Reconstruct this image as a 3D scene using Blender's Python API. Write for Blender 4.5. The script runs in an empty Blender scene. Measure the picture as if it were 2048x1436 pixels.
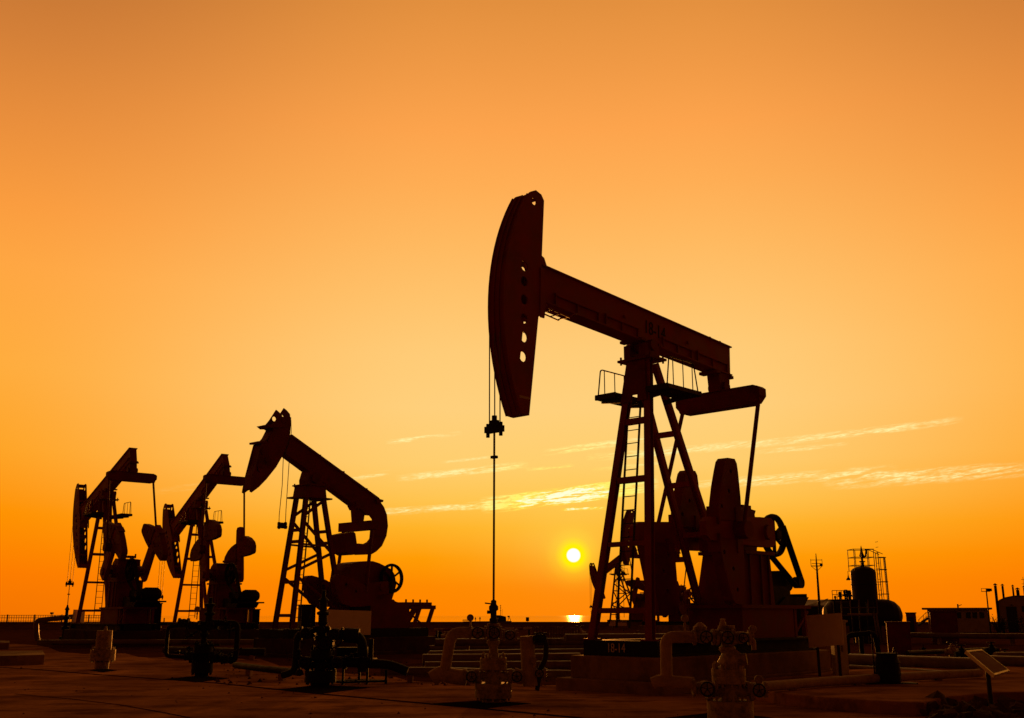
import bpy, bmesh, math, random
from math import radians, degrees, sin, cos, tan, pi, hypot, atan, atan2, sqrt
from mathutils import Vector, Matrix
random.seed(7)
scene = bpy.context.scene
col = scene.collection

# ------------------------------------------------------------------ camera
F, CX, CY, EYE = 2100.0, 1024.0, 718.0, 1.5          # focal length and image centre in photo pixels, eye height
PITCH = atan(513.0 / F)
cam_d = bpy.data.cameras.new('camera')
cam_d.sensor_width = 36.0
cam_d.lens = 36.0 * F / 2048.0
cam_d.clip_start = 0.1
cam_d.clip_end = 40000
cam = bpy.data.objects.new('camera', cam_d)
col.objects.link(cam)
cam.location = (0, 0, EYE)
cam.rotation_euler = (pi / 2 + PITCH, 0, 0)
scene.camera = cam

# ------------------------------------------------------------------ world, sun, exposure
scene.view_settings.view_transform = 'Standard'
scene.view_settings.look = 'None'
scene.view_settings.exposure = 0
scene.view_settings.gamma = 1
scene.cycles.max_bounces = 6
scene.cycles.diffuse_bounces = 3
scene.cycles.glossy_bounces = 3

def lin(c):
    return tuple(((v / 255.0) / 12.92 if v / 255.0 <= 0.04045 else ((v / 255.0 + 0.055) / 1.055) ** 2.4) for v in c)

SUN_AZ = degrees(atan((1147 - CX) / F / cos(PITCH) * 1.0))
def px_azel(x, y):
    r = Vector(((x - CX) / F, cos(PITCH) - (CY - y) / F * sin(PITCH), sin(PITCH) + (CY - y) / F * cos(PITCH))).normalized()
    return degrees(atan2(r.x, r.y)), degrees(math.asin(r.z))
SUN_AZ, SUN_EL = px_azel(1147, 1110.5)

world = bpy.data.worlds.new('World')
scene.world = world
world.use_nodes = True
NT = world.node_tree
NT.nodes.clear()

class NG:
    """small helper that chains math nodes"""
    def __init__(s, nt): s.nt = nt
    def n(s, t, **k):
        x = s.nt.nodes.new(t)
        for a, b in k.items(): setattr(x, a, b)
        return x
    def m(s, op, a, b=None, c=None, clamp=False):
        x = s.n('ShaderNodeMath', operation=op); x.use_clamp = clamp
        for i, v in enumerate((a, b, c)):
            if v is None: continue
            if isinstance(v, (int, float)): x.inputs[i].default_value = v
            else: s.nt.links.new(v, x.inputs[i])
        return x.outputs[0]
    def ramp(s, fac, pts, interp='LINEAR'):
        x = s.n('ShaderNodeValToRGB')
        x.color_ramp.interpolation = interp
        e = x.color_ramp.elements
        while len(e) < len(pts): e.new(0.5)
        for i, (p, c) in enumerate(pts):
            e[i].position = p
            e[i].color = (*c, 1) if not isinstance(c, (int, float)) else (c, c, c, 1)
        s.nt.links.new(fac, x.inputs[0])
        return x.outputs[0]
    def mix(s, fac, a, b, bt='MIX'):
        x = s.n('ShaderNodeMix', data_type='RGBA', blend_type=bt)
        for i, v in ((0, fac), (6, a), (7, b)):
            if isinstance(v, (int, float)): x.inputs[i].default_value = v
            elif isinstance(v, tuple): x.inputs[i].default_value = (*v, 1)
            else: s.nt.links.new(v, x.inputs[i])
        return x.outputs[2]
    def smooth(s, v, a, b):
        x = s.n('ShaderNodeMapRange', interpolation_type='SMOOTHSTEP')
        x.inputs[1].default_value = a; x.inputs[2].default_value = b
        s.nt.links.new(v, x.inputs[0])
        return x.outputs[0]

g = NG(NT)
tc = g.n('ShaderNodeTexCoord')
sep = g.n('ShaderNodeSeparateXYZ'); NT.links.new(tc.outputs['Generated'], sep.inputs[0])
X_, Y_, Z_ = sep.outputs
AZ = g.m('MULTIPLY', g.m('ARCTAN2', X_, Y_), 180 / pi)
EL = g.m('MULTIPLY', g.m('ARCSINE', Z_), 180 / pi)
DAZ = g.m('ABSOLUTE', g.m('SUBTRACT', AZ, SUN_AZ))
eln = g.m('DIVIDE', EL, 45.0, clamp=True)
near_pts = [(0, (255, 132, 0)), (1.5, (255, 138, 0)), (3, (255, 157, 6)), (4.6, (255, 180, 40)), (6, (255, 196, 78)), (8, (255, 206, 110)),
            (11, (255, 208, 124)), (14, (255, 204, 120)), (17, (255, 195, 108)), (20, (255, 185, 96)), (23, (255, 174, 85)), (26, (253, 164, 77)),
            (29, (241, 154, 70)), (32.6, (226, 143, 62))]
side_pts = [(0, (243, 116, 0)), (2, (253, 124, 0)), (5, (255, 146, 0)), (8, (255, 164, 36)), (12, (255, 172, 60)), (17, (255, 166, 66)),
            (20, (250, 156, 63)), (24, (233, 142, 60)), (28, (212, 128, 56)), (32.6, (188, 112, 50))]
near = g.ramp(eln, [(e / 45.0, lin(c)) for e, c in near_pts] + [(1, lin((150, 84, 36)))])
side = g.ramp(eln, [(e / 45.0, lin(c)) for e, c in side_pts] + [(1, lin((130, 70, 30)))])
sky = g.mix(g.smooth(DAZ, 6, 32), near, side)
# the half of the sky away from the sun is dim at this hour
dim = g.m('MULTIPLY', g.m('SUBTRACT', 1.0, g.m('MULTIPLY', g.smooth(DAZ, 30, 85), 0.955)),
          g.m('SUBTRACT', 1.0, g.m('MULTIPLY', g.smooth(EL, 33, 70), 0.93)))
sky = g.mix(1.0, sky, g.ramp(dim, [(0, (.0, .0, .0)), (.045, (.095, .055, .055)), (.12, (.17, .1, .08)), (.5, (.55, .42, .36)), (1, (1, 1, 1))]), 'MULTIPLY')

# thin cirrus: streaks given by two end points, half width (deg), strength
cx = g.n('ShaderNodeCombineXYZ')
tilt = radians(5.5)
al = g.m('ADD', g.m('MULTIPLY', AZ, cos(tilt)), g.m('MULTIPLY', EL, sin(tilt)))
ac = g.m('SUBTRACT', g.m('MULTIPLY', EL, cos(tilt)), g.m('MULTIPLY', AZ, sin(tilt)))
NT.links.new(g.m('MULTIPLY', al, 0.55), cx.inputs[0]); NT.links.new(g.m('MULTIPLY', ac, 5.5), cx.inputs[1])
nz = g.n('ShaderNodeTexNoise'); nz.inputs['Scale'].default_value = 1.0; nz.inputs['Detail'].default_value = 7; nz.inputs['Roughness'].default_value = 0.62
nz.inputs['Distortion'].default_value = 0.6
NT.links.new(cx.outputs[0], nz.inputs['Vector'])
wisp = g.smooth(nz.outputs[0], 0.36, 0.66)
cx2 = g.n('ShaderNodeCombineXYZ')
NT.links.new(g.m('MULTIPLY', al, 3.2), cx2.inputs[0]); NT.links.new(g.m('MULTIPLY', ac, 13.0), cx2.inputs[1])
nz2 = g.n('ShaderNodeTexNoise'); nz2.inputs['Scale'].default_value = 1.0; nz2.inputs['Detail'].default_value = 5
NT.links.new(cx2.outputs[0], nz2.inputs['Vector'])
wisp = g.m('MULTIPLY', wisp, g.m('ADD', 0.35, g.m('MULTIPLY', g.smooth(nz2.outputs[0], 0.35, 0.65), 0.9)))
streaks = [((768, 886), (925, 866), .16, .75), ((790, 958), (1060, 928), .24, .8), ((740, 1026), (1020, 1006), .24, .7), ((960, 1012), (1320, 966), .5, 2.6),
           ((1080, 906), (1320, 874), .22, .75), ((1170, 916), (1560, 882), .26, .75), ((1480, 892), (1930, 838), .24, .62), ((1360, 972), (1800, 938), .34, .55),
           ((1640, 966), (2090, 934), .45, .55), ((690, 960), (785, 943), .16, .6), ((1050, 939), (1150, 930), .12, .7), ((1120, 1019), (1215, 1016), .10, .9), ((300, 985), (470, 962), .2, .12), ((880, 925), (1000, 912), .1, .35), ((1180, 940), (1330, 925), .12, .45), ((1500, 905), (1700, 888), .16, .45)]
cl = None
for (x0, y0), (x1, y1), w, st in streaks:
    a0, e0 = px_azel(x0, y0); a1, e1 = px_azel(x1, y1)
    L = hypot(a1 - a0, e1 - e0); dx, dy = (a1 - a0) / L, (e1 - e0) / L
    da, de = g.m('SUBTRACT', AZ, a0), g.m('SUBTRACT', EL, e0)
    t = g.m('DIVIDE', g.m('ADD', g.m('MULTIPLY', da, dx), g.m('MULTIPLY', de, dy)), L)
    c = g.m('DIVIDE', g.m('SUBTRACT', g.m('MULTIPLY', de, dx), g.m('MULTIPLY', da, dy)), w)
    ends = g.m('SUBTRACT', 1.0, g.m('POWER', g.m('ABSOLUTE', g.m('SUBTRACT', g.m('MULTIPLY', t, 2.0), 1.0)), 3.0), clamp=True)
    sh = g.m('POWER', g.m('SUBTRACT', 1.0, g.m('MULTIPLY', c, c), clamp=True), 1.2)
    k = g.m('MULTIPLY', g.m('MULTIPLY', sh, ends), st)
    cl = k if cl is None else g.m('ADD', cl, k)
cloud = g.m('MULTIPLY', g.m('MULTIPLY', cl, wisp), 1.9)
# bright vapour in front of the sun's glow
sdir = Vector((sin(radians(SUN_AZ)) * cos(radians(SUN_EL)), cos(radians(SUN_AZ)) * cos(radians(SUN_EL)), sin(radians(SUN_EL))))
dot = g.n('ShaderNodeVectorMath', operation='DOT_PRODUCT'); NT.links.new(tc.outputs['Generated'], dot.inputs[0]); dot.inputs[1].default_value = sdir
ANG = g.m('MULTIPLY', g.m('ARCCOSINE', g.m('MINIMUM', dot.outputs['Value'], 1.0)), 180 / pi)
glow = g.ramp(g.m('DIVIDE', ANG, 8.0, clamp=True), [(0, .9), (.1, .55), (.2, .34), (.42, .17), (.7, .06), (1, 0)])
sky = g.mix(g.m('MULTIPLY', glow, g.m('ADD', .12, g.m('MULTIPLY', g.smooth(EL, .8, 4.5), .88))), sky, lin((255, 214, 90)))
ccol = g.mix(g.smooth(ANG, 2.5, 7.5), lin((255, 244, 70)), lin((255, 240, 160)))
sky = g.mix(g.m('MULTIPLY', cloud, 0.95, clamp=True), sky, ccol)
hot = g.m('MULTIPLY', cloud, g.m('SUBTRACT', 1.0, g.smooth(ANG, 2.4, 5.0)))
sky = g.mix(g.m('MULTIPLY', g.m('SUBTRACT', hot, .3), 1.0, clamp=True), sky, lin((255, 255, 215)))
ring = g.ramp(g.m('DIVIDE', ANG, 2.0, clamp=True), [(0, 1), (.19, 1), (.27, .95), (.36, .55), (.5, .2), (.75, .05), (1, 0)])
sky = g.mix(ring, sky, lin((255, 240, 0)))
core = g.ramp(g.m('DIVIDE', ANG, 1.0, clamp=True), [(0, 1), (.325, 1), (.385, 0), (1, 0)])
sky = g.mix(core, sky, (1.15, 1.12, 1.05))
bg = g.n('ShaderNodeBackground'); bg.inputs['Strength'].default_value = 1.0
NT.links.new(sky, bg.inputs['Color'])
wo = g.n('ShaderNodeOutputWorld'); NT.links.new(bg.outputs[0], wo.inputs['Surface'])

sun_d = bpy.data.lights.new('sun', 'SUN')
sun_d.energy = 2.2
sun_d.angle = radians(0.53)
sun_d.color = (1.0, 0.32, 0.04)
sun = bpy.data.objects.new('sun', sun_d)
col.objects.link(sun)
sun.rotation_euler = (-sdir).to_track_quat('-Z', 'Y').to_euler()

# ------------------------------------------------------------------ pixel helpers (used only to find real positions on the ground)
def ray(x, y):
    return Vector(((x - CX) / F, cos(PITCH) - (CY - y) / F * sin(PITCH), sin(PITCH) + (CY - y) / F * cos(PITCH)))
def ground(x, y, z=0.0):
    r = ray(x, y); t = (z - EYE) / r.z
    return Vector((r.x * t, r.y * t, z))
def at(x, y, Y):
    r = ray(x, y); t = Y / r.y
    return Vector((r.x * t, Y, EYE + r.z * t))
class Frame:
    """a machine's own frame: u along its beam, v across, z up"""
    def __init__(s, o, yaw): s.o = Vector((o[0], o[1], 0)); s.yaw = yaw; s.d = Vector((cos(yaw), sin(yaw), 0)); s.l = Vector((-sin(yaw), cos(yaw), 0))
    def uz(s, x, y, v=0.0):
        r = ray(x, y); c = Vector((0, 0, EYE)); t = ((s.o + s.l * v - c) @ s.l) / (r @ s.l); p = c + r * t
        return ((p - s.o) @ s.d, p.z)
    def P(s, u, v, z): return s.o + s.d * u + s.l * v + Vector((0, 0, z))

# ------------------------------------------------------------------ materials
def mat(name, base, rough=0.6, metal=0.0, var=0.25, scale=6.0, bump=0.0, bscale=40.0, stain=None, coat=0.0):
    m = bpy.data.materials.new(name); m.use_nodes = True
    nt = m.node_tree; b = nt.nodes['Principled BSDF']; h = NG(nt)
    t = h.n('ShaderNodeTexCoord')
    n1 = h.n('ShaderNodeTexNoise'); n1.inputs['Scale'].default_value = scale; n1.inputs['Detail'].default_value = 6; n1.inputs['Roughness'].default_value = .6
    nt.links.new(t.outputs['Object'], n1.inputs['Vector'])
    lo = tuple(c * (1 - var) for c in base); hi = tuple(min(1, c * (1 + var)) for c in base)
    c = h.ramp(n1.outputs[0], [(.3, lo), (.7, hi)])
    if stain:
        n2 = h.n('ShaderNodeTexNoise'); n2.inputs['Scale'].default_value = scale * .37; n2.inputs['Detail'].default_value = 8; n2.inputs['Roughness'].default_value = .7
        nt.links.new(t.outputs['Object'], n2.inputs['Vector'])
        c = h.mix(h.m('MULTIPLY', h.smooth(n2.outputs[0], .52, .68), .8), c, stain)
    nt.links.new(c, b.inputs['Base Color'])
    r = h.ramp(n1.outputs[0], [(.3, max(.05, rough - .12)), (.7, min(1, rough + .12))])
    nt.links.new(r, b.inputs['Roughness'])
    b.inputs['Metallic'].default_value = metal
    b.inputs['Specular IOR Level'].default_value = .06 if rough >= .85 else .22
    if bump:
        n3 = h.n('ShaderNodeTexNoise'); n3.inputs['Scale'].default_value = bscale; n3.inputs['Detail'].default_value = 4
        nt.links.new(t.outputs['Object'], n3.inputs['Vector'])
        bp = h.n('ShaderNodeBump'); bp.inputs['Strength'].default_value = bump; bp.inputs['Distance'].default_value = .02
        nt.links.new(n3.outputs[0], bp.inputs['Height']); nt.links.new(bp.outputs[0], b.inputs['Normal'])
    return m

M = dict(
    red=mat('red_machine_paint', (.25, .024, .010), .6, var=.25, scale=2.2, stain=(.14, .016, .008)),
    darkred=mat('dark_red_machine_paint', (.17, .016, .008), .65, var=.3, scale=2.2, stain=(.08, .014, .008)),
    black=mat('black_machine_paint', (.010, .007, .006), .7, var=.3, scale=4),
    dark=mat('dark_oily_steel', (.025, .015, .011), .6, .0, var=.4, scale=5),
    steel=mat('grey_weathered_steel', (.16, .14, .12), .5, .5, var=.35, scale=5, stain=(.08, .04, .02)),
    pipe=mat('pipe_paint', (.19, .15, .12), .42, 0, var=.3, scale=2.5, stain=(.08, .045, .03)),
    valve=mat('chipped_pale_valve_paint', (.36, .28, .2), .6, 0, var=.55, scale=11, stain=(.07, .045, .03)),
    wrap=mat('pale_pipe_wrapping', (.4, .3, .22), .75, 0, var=.25, scale=7, bump=.6, bscale=14, stain=(.2, .14, .1)),
    conc=mat('stained_concrete', (.27, .17, .12), .9, 0, var=.3, scale=2.2, bump=.4, bscale=30, stain=(.12, .07, .05)),
    sign=mat('blank_sign_paint', (.86, .8, .74), .7, 0, var=.06, scale=3),
    white=mat('off_white_paint', (.55, .48, .4), .7, 0, var=.12, scale=3, stain=(.3, .24, .18)),
    cable=mat('steel_cable', (.1, .08, .07), .5, .6),
    rubber=mat('black_rubber', (.015, .013, .012), .7),
    letter=mat('worn_white_lettering', (.6, .53, .45), .8, var=.35, scale=14),
    ink=mat('dark_lettering', (.03, .012, .01), .8),
    wall=mat('pale_building_wall', (.38, .3, .24), .9, 0, var=.15, scale=1.5, stain=(.2, .14, .1)),
    shade=mat('dark_window_glass', (.03, .025, .022), .25, 0, var=.2),
    roof=mat('sheet_roof', (.22, .17, .14), .6, 0, var=.2, scale=2),
    tank=mat('dark_tank_paint', (.03, .018, .014), .55, 0, var=.35, scale=2, stain=(.03, .02, .015)),
    wood=mat('weathered_boards', (.2, .14, .1), .85, 0, var=.35, scale=5),
    panel=mat('reddish_panel_face', (.16, .035, .015), .8, 0, var=.1),
    frame=mat('pale_metal_frame', (.62, .5, .32), .45, .2, var=.12),
    skin=mat('skin', (.25, .15, .1), .7), cloth=mat('dark_clothing', (.05, .04, .04), .9),
)

# ------------------------------------------------------------------ mesh building
class MB:
    def __init__(s): s.v = []; s.f = []; s.sm = []
    def add(s, vs, fs, smooth=False):
        k = len(s.v); s.v += [tuple(p) for p in vs]
        s.f += [tuple(i + k for i in f) for f in fs]; s.sm += [smooth] * len(fs)
        return s
    def box(s, a, b):
        (x0, y0, z0), (x1, y1, z1) = a, b
        return s.add([(x0, y0, z0), (x1, y0, z0), (x1, y1, z0), (x0, y1, z0), (x0, y0, z1), (x1, y0, z1), (x1, y1, z1), (x0, y1, z1)],
                     [(0, 3, 2, 1), (4, 5, 6, 7), (0, 1, 5, 4), (1, 2, 6, 5), (2, 3, 7, 6), (3, 0, 4, 7)])
    def cbox(s, c, d): return s.box([c[i] - d[i] / 2 for i in range(3)], [c[i] + d[i] / 2 for i in range(3)])
    def bar(s, p, q, w, h, up=(0, 0, 1)):
        p, q = Vector(p), Vector(q); d = (q - p).normalized(); up = Vector(up)
        if abs(d @ up) > .98: up = Vector((1, 0, 0))
        x = d.cross(up).normalized(); y = x.cross(d)
        r = []
        for c in (p, q):
            for a, b in ((-1, -1), (1, -1), (1, 1), (-1, 1)): r.append(c + x * (a * w / 2) + y * (b * h / 2))
        return s.add(r, [(3, 2, 1, 0), (4, 5, 6, 7), (0, 1, 5, 4), (1, 2, 6, 5), (2, 3, 7, 6), (3, 0, 4, 7)])
    def hbeam(s, p, q, w, h, t=.022, up=(1, 0, 0)):
        p, q = Vector(p), Vector(q); d = (q - p).normalized(); up = Vector(up)
        x = d.cross(up).normalized(); y = x.cross(d)
        s.bar(p + y * (h / 2 - t / 2), q + y * (h / 2 - t / 2), w, t, up); s.bar(p - y * (h / 2 - t / 2), q - y * (h / 2 - t / 2), w, t, up)
        return s.bar(p, q, t * 1.4, h - 2 * t, up)
    def path(s, pts, r, n=10, cap=True):
        pts = [Vector(p) for p in pts]; rs = r if isinstance(r, (list, tuple)) else [r] * len(pts)
        N = len(pts); tang = []
        for i in range(N):
            a = pts[max(i - 1, 0)]; b = pts[min(i + 1, N - 1)]; tang.append((b - a).normalized())
        ref = Vector((0, 0, 1)) if abs(tang[0].z) < .9 else Vector((1, 0, 0))
        x = tang[0].cross(ref).normalized(); rings = []
        for i in range(N):
            t = tang[i]; x = (x - t * (x @ t)).normalized(); y = t.cross(x)
            rings.append([pts[i] + (x * cos(2 * pi * k / n) + y * sin(2 * pi * k / n)) * rs[i] for k in range(n)])
        vs = [p for ring in rings for p in ring]
        fs = [(i * n + k, i * n + (k + 1) % n, (i + 1) * n + (k + 1) % n, (i + 1) * n + k) for i in range(N - 1) for k in range(n)]
        s.add(vs, fs, True)
        if cap: s.add(rings[0], [tuple(range(n))[::-1]]); s.add(rings[-1], [tuple(range(n))])
        return s
    def cyl(s, p, q, r, n=14): return s.path([p, q], r, n)
    def pipe(s, pts, r, bend=None, n=12):
        """tube with rounded elbows"""
        pts = [Vector(p) for p in pts]; bend = bend or r * 1.6; out = [pts[0]]
        for i in range(1, len(pts) - 1):
            a, b, c = pts[i - 1], pts[i], pts[i + 1]; k = min(bend, (a - b).length * .49, (c - b).length * .49)
            p0 = b + (a - b).normalized() * k; p1 = b + (c - b).normalized() * k
            for j in range(7):
                t = j / 6; out.append(p0 * (1 - t) ** 2 + b * (2 * t * (1 - t)) + p1 * t * t)
        out.append(pts[-1])
        return s.path(out, r, n)
    def lathe(s, prof, base=(0, 0, 0), n=20, axis='z'):
        b = Vector(base); vs = []
        for r, z in prof:
            for k in range(n):
                c, e = r * cos(2 * pi * k / n), r * sin(2 * pi * k / n)
                vs.append(b + (Vector((c, e, z)) if axis == 'z' else Vector((z, c, e)) if axis == 'x' else Vector((c, z, e))))
        N = len(prof); smooth = [abs(prof[i + 1][1] - prof[i][1]) > 1e-4 and abs(prof[i + 1][0] - prof[i][0]) < .6 * abs(prof[i + 1][1] - prof[i][1]) + 1e-6 for i in range(N - 1)]
        for i in range(N - 1):
            s.add(vs[i * n:(i + 2) * n], [(k, (k + 1) % n, n + (k + 1) % n, n + k) for k in range(n)], smooth[i])
        return s
    def torus(s, c, R, r, axis='y', n=28, m=8, rx=None):
        c = Vector(c); vs = []
        rx = rx or r
        for i in range(n):
            a = 2 * pi * i / n
            for j in range(m):
                b = 2 * pi * j / m; q = R + r * cos(b); h = rx * sin(b)
                p = {'y': (q * cos(a), h, q * sin(a)), 'z': (q * cos(a), q * sin(a), h), 'x': (h, q * cos(a), q * sin(a))}[axis]
                vs.append(c + Vector(p))
        return s.add(vs, [(i * m + j, i * m + (j + 1) % m, ((i + 1) % n) * m + (j + 1) % m, ((i + 1) % n) * m + j) for i in range(n) for j in range(m)], True)
    def prism(s, out, y0, y1, holes=(), fn=None):
        """outline in the (x,z) plane given depth from y0 to y1; fn may map (x,z) first"""
        fn = fn or (lambda p: p)
        loops = [[fn(p) for p in out]] + [[fn(p) for p in h] for h in holes]
        bm = bmesh.new(); es = []
        for lp in loops:
            vv = [bm.verts.new((p[0], 0, p[1])) for p in lp]
            es += [bm.edges.new((vv[i], vv[(i + 1) % len(vv)])) for i in range(len(vv))]
        bmesh.ops.triangle_fill(bm, use_beauty=True, use_dissolve=False, edges=es)
        bm.verts.index_update()
        base = [v.co.copy() for v in bm.verts]; fs = [tuple(v.index for v in f.verts) for f in bm.faces]
        bm.free()
        n = len(base)
        s.add([(p.x, y0, p.z) for p in base], fs); s.add([(p.x, y1, p.z) for p in base], [f[::-1] for f in fs])
        for lp in loops:
            m = len(lp)
            s.add([(p[0], y0, p[1]) for p in lp] + [(p[0], y1, p[1]) for p in lp], [(i, (i + 1) % m, m + (i + 1) % m, m + i) for i in range(m)])
        return s
    def move(s, fn): s.v = [tuple(fn(Vector(p))) for p in s.v]; return s

def tag(o, label=None, cat=None, group=None, kind=None):
    for k, v in (('label', label), ('category', cat), ('group', group), ('kind', kind)):
        if v: o[k] = v
    return o
def obj(name, mb, m, parent=None, bevel=0.0):
    me = bpy.data.meshes.new(name); me.from_pydata(mb.v, [], mb.f); me.update()
    bm = bmesh.new(); bm.from_mesh(me); bmesh.ops.remove_doubles(bm, verts=bm.verts, dist=1e-5) if False else None
    bmesh.ops.recalc_face_normals(bm, faces=bm.faces); bm.to_mesh(me); bm.free()
    me.polygons.foreach_set('use_smooth', mb.sm)
    me.materials.append(M[m] if isinstance(m, str) else m)
    o = bpy.data.objects.new(name, me); col.objects.link(o)
    if parent: o.parent = parent
    if bevel:
        b = o.modifiers.new('bevel', 'BEVEL'); b.width = bevel; b.segments = 2; b.limit_method = 'ANGLE'
    return o
def empty(name, loc, rz=0.0, sc=1.0):
    o = bpy.data.objects.new(name, None); col.objects.link(o)
    o.location = loc; o.rotation_euler = (0, 0, rz); o.scale = (sc,) * 3
    o.empty_display_size = .3
    return o
def text(name, body, size, m, parent, loc, rot, ext=.006, cond=1.0):
    cu = bpy.data.curves.new(name, 'FONT'); cu.body = body; cu.size = size; cu.extrude = ext; cu.align_x = 'CENTER'; cu.align_y = 'CENTER'
    t = bpy.data.objects.new(name, cu); col.objects.link(t)
    dg = bpy.context.evaluated_depsgraph_get(); me = bpy.data.meshes.new_from_object(t.evaluated_get(dg))
    bpy.data.objects.remove(t); bpy.data.curves.remove(cu)
    me.materials.clear(); me.materials.append(M[m])
    o = bpy.data.objects.new(name, me); col.objects.link(o); o.parent = parent
    o.location = loc; o.rotation_euler = rot; o.scale = (cond, 1, 1)
    return o
def circle(c, r, n=12, ry=None):
    ry = ry or r
    return [(c[0] + r * cos(2 * pi * k / n), c[1] + ry * sin(2 * pi * k / n)) for k in range(n)]
def bolts(mb, c, R, n, r, h, axis='z'):
    for k in range(n):
        a = 2 * pi * (k + .5) / n
        if axis == 'z': p = Vector(c) + Vector((R * cos(a), R * sin(a), 0)); q = Vector((0, 0, h))
        elif axis == 'y': p = Vector(c) + Vector((R * cos(a), 0, R * sin(a))); q = Vector((0, h, 0))
        else: p = Vector(c) + Vector((0, R * cos(a), R * sin(a))); q = Vector((h, 0, 0))
        mb.path([p, p + q], r, 6)
    return mb

# ------------------------------------------------------------------ the setting
def slab(name, pts, z0, z1, m):
    mb = MB(); n = len(pts)
    mb.add([(p[0], p[1], z0) for p in pts] + [(p[0], p[1], z1) for p in pts], [tuple(range(n))[::-1], tuple(range(n, 2 * n))] + [(i, (i + 1) % n, n + (i + 1) % n, n + i) for i in range(n)])
    return mb
M_ = None
def ground_mat():
    m = bpy.data.materials.new('oily_concrete_and_dirt'); m.use_nodes = True
    nt = m.node_tree; b = nt.nodes['Principled BSDF']; h = NG(nt)
    t = h.n('ShaderNodeTexCoord')
    def noise(sc, det, rough=.6, sx=1, sy=1):
        mp = h.n('ShaderNodeMapping'); mp.inputs['Scale'].default_value = (sx, sy, 1); nt.links.new(t.outputs['Object'], mp.inputs[0])
        n = h.n('ShaderNodeTexNoise'); n.inputs['Scale'].default_value = sc; n.inputs['Detail'].default_value = det; n.inputs['Roughness'].default_value = rough
        nt.links.new(mp.outputs[0], n.inputs['Vector']); return n.outputs[0]
    n1 = noise(.4, 8, .68, 1, .7); n2 = noise(.9, 8, .7, .6, 1.2); n3 = noise(7, 5)
    c = h.ramp(n1, [(.3, (.17, .078, .033)), (.48, (.37, .185, .085)), (.7, (.6, .32, .16))])
    c = h.mix(h.m('MULTIPLY', h.smooth(n2, .47, .62), .8), c, (.12, .052, .02))
    c = h.mix(h.m('MULTIPLY', h.smooth(n3, .35, .75), .35), c, (.26, .12, .05))
    nt.links.new(c, b.inputs['Base Color'])
    nt.links.new(h.ramp(n2, [(.35, .9), (.65, .62)]), b.inputs['Roughness'])
    b.inputs['Specular IOR Level'].default_value = 0.0
    bp = h.n('ShaderNodeBump'); bp.inputs['Strength'].default_value = .55; bp.inputs['Distance'].default_value = .03
    nt.links.new(noise(2.6, 9, .72), bp.inputs['Height']); nt.links.new(bp.outputs[0], b.inputs['Normal'])
    return m
M['ground'] = ground_mat()
M['dirt'] = mat('dark_reddish_dirt', (.085, .030, .011), .95, var=.5, scale=1.3, bump=.35, bscale=5, stain=(.035, .012, .005))
M['dirt'].node_tree.nodes['Principled BSDF'].inputs['Specular IOR Level'].default_value = 0
M['seal_shade'] = mat('black_sealant_and_shade', (.02, .012, .008), 1.0)  # joint sealant; also colours the painted shade at the wells
M['seal_shade'].node_tree.nodes['Principled BSDF'].inputs['Specular IOR Level'].default_value = 0
M['panel'].node_tree.nodes['Principled BSDF'].inputs['Specular IOR Level'].default_value = .05
M['rubble'] = mat('broken_concrete_rubble', (.09, .05, .035), .95, var=.5, scale=3, bump=1.0, bscale=9)

mb = MB()
xs = [-3000, -400, -120, -60, -30, -15, 0, 15, 30, 60, 120, 400, 3000]; ys = [-400, -60, -20, 0, 10, 20, 30, 40, 60, 90, 121]
mb.add([(x, y, 0) for y in ys for x in xs], [(j * 13 + i, j * 13 + i + 1, (j + 1) * 13 + i + 1, (j + 1) * 13 + i) for j in range(len(ys) - 1) for i in range(12)])
tag(obj('ground', mb, 'ground'), kind='structure')
mb = slab('embankment', [(-3000, 120), (3000, 120), (3000, 123.6), (-3000, 123.6)], 0, 1, 'dirt')
mb = MB()   # the sea wall: a low bank with sloping sides
prof = [(114.5, -.02), (119, .55), (120, .8), (124, .8), (130, -1.4)]
mb.add([(x, y, z) for x in (-3000, 3000) for y, z in prof], [(i, i + 1, 6 + i, 5 + i) for i in range(4)])
tag(obj('embankment', mb, 'dirt'), kind='structure')

wm = bpy.data.materials.new('sea_water'); wm.use_nodes = True
nt = wm.node_tree; b = nt.nodes['Principled BSDF']; h = NG(nt)
b.inputs['Base Color'].default_value = (.03, .022, .015, 1); b.inputs['Roughness'].default_value = .035; b.inputs['IOR'].default_value = 1.33
b.inputs['Specular IOR Level'].default_value = .6
t = h.n('ShaderNodeTexCoord'); mp = h.n('ShaderNodeMapping'); mp.inputs['Scale'].default_value = (.6, 1.4, 1); nt.links.new(t.outputs['Object'], mp.inputs[0])
n = h.n('ShaderNodeTexNoise'); n.inputs['Scale'].default_value = .35; n.inputs['Detail'].default_value = 6; nt.links.new(mp.outputs[0], n.inputs['Vector'])
bp = h.n('ShaderNodeBump'); bp.inputs['Strength'].default_value = .02; bp.inputs['Distance'].default_value = .05; nt.links.new(n.outputs[0], bp.inputs['Height']); nt.links.new(bp.outputs[0], b.inputs['Normal'])
mb = MB(); mb.add([(-16000, 121, -1.2), (16000, 121, -1.2), (16000, 15000, -1.2), (-16000, 15000, -1.2)], [(0, 1, 2, 3)])
tag(obj('sea', mb, wm), kind='structure')

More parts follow.
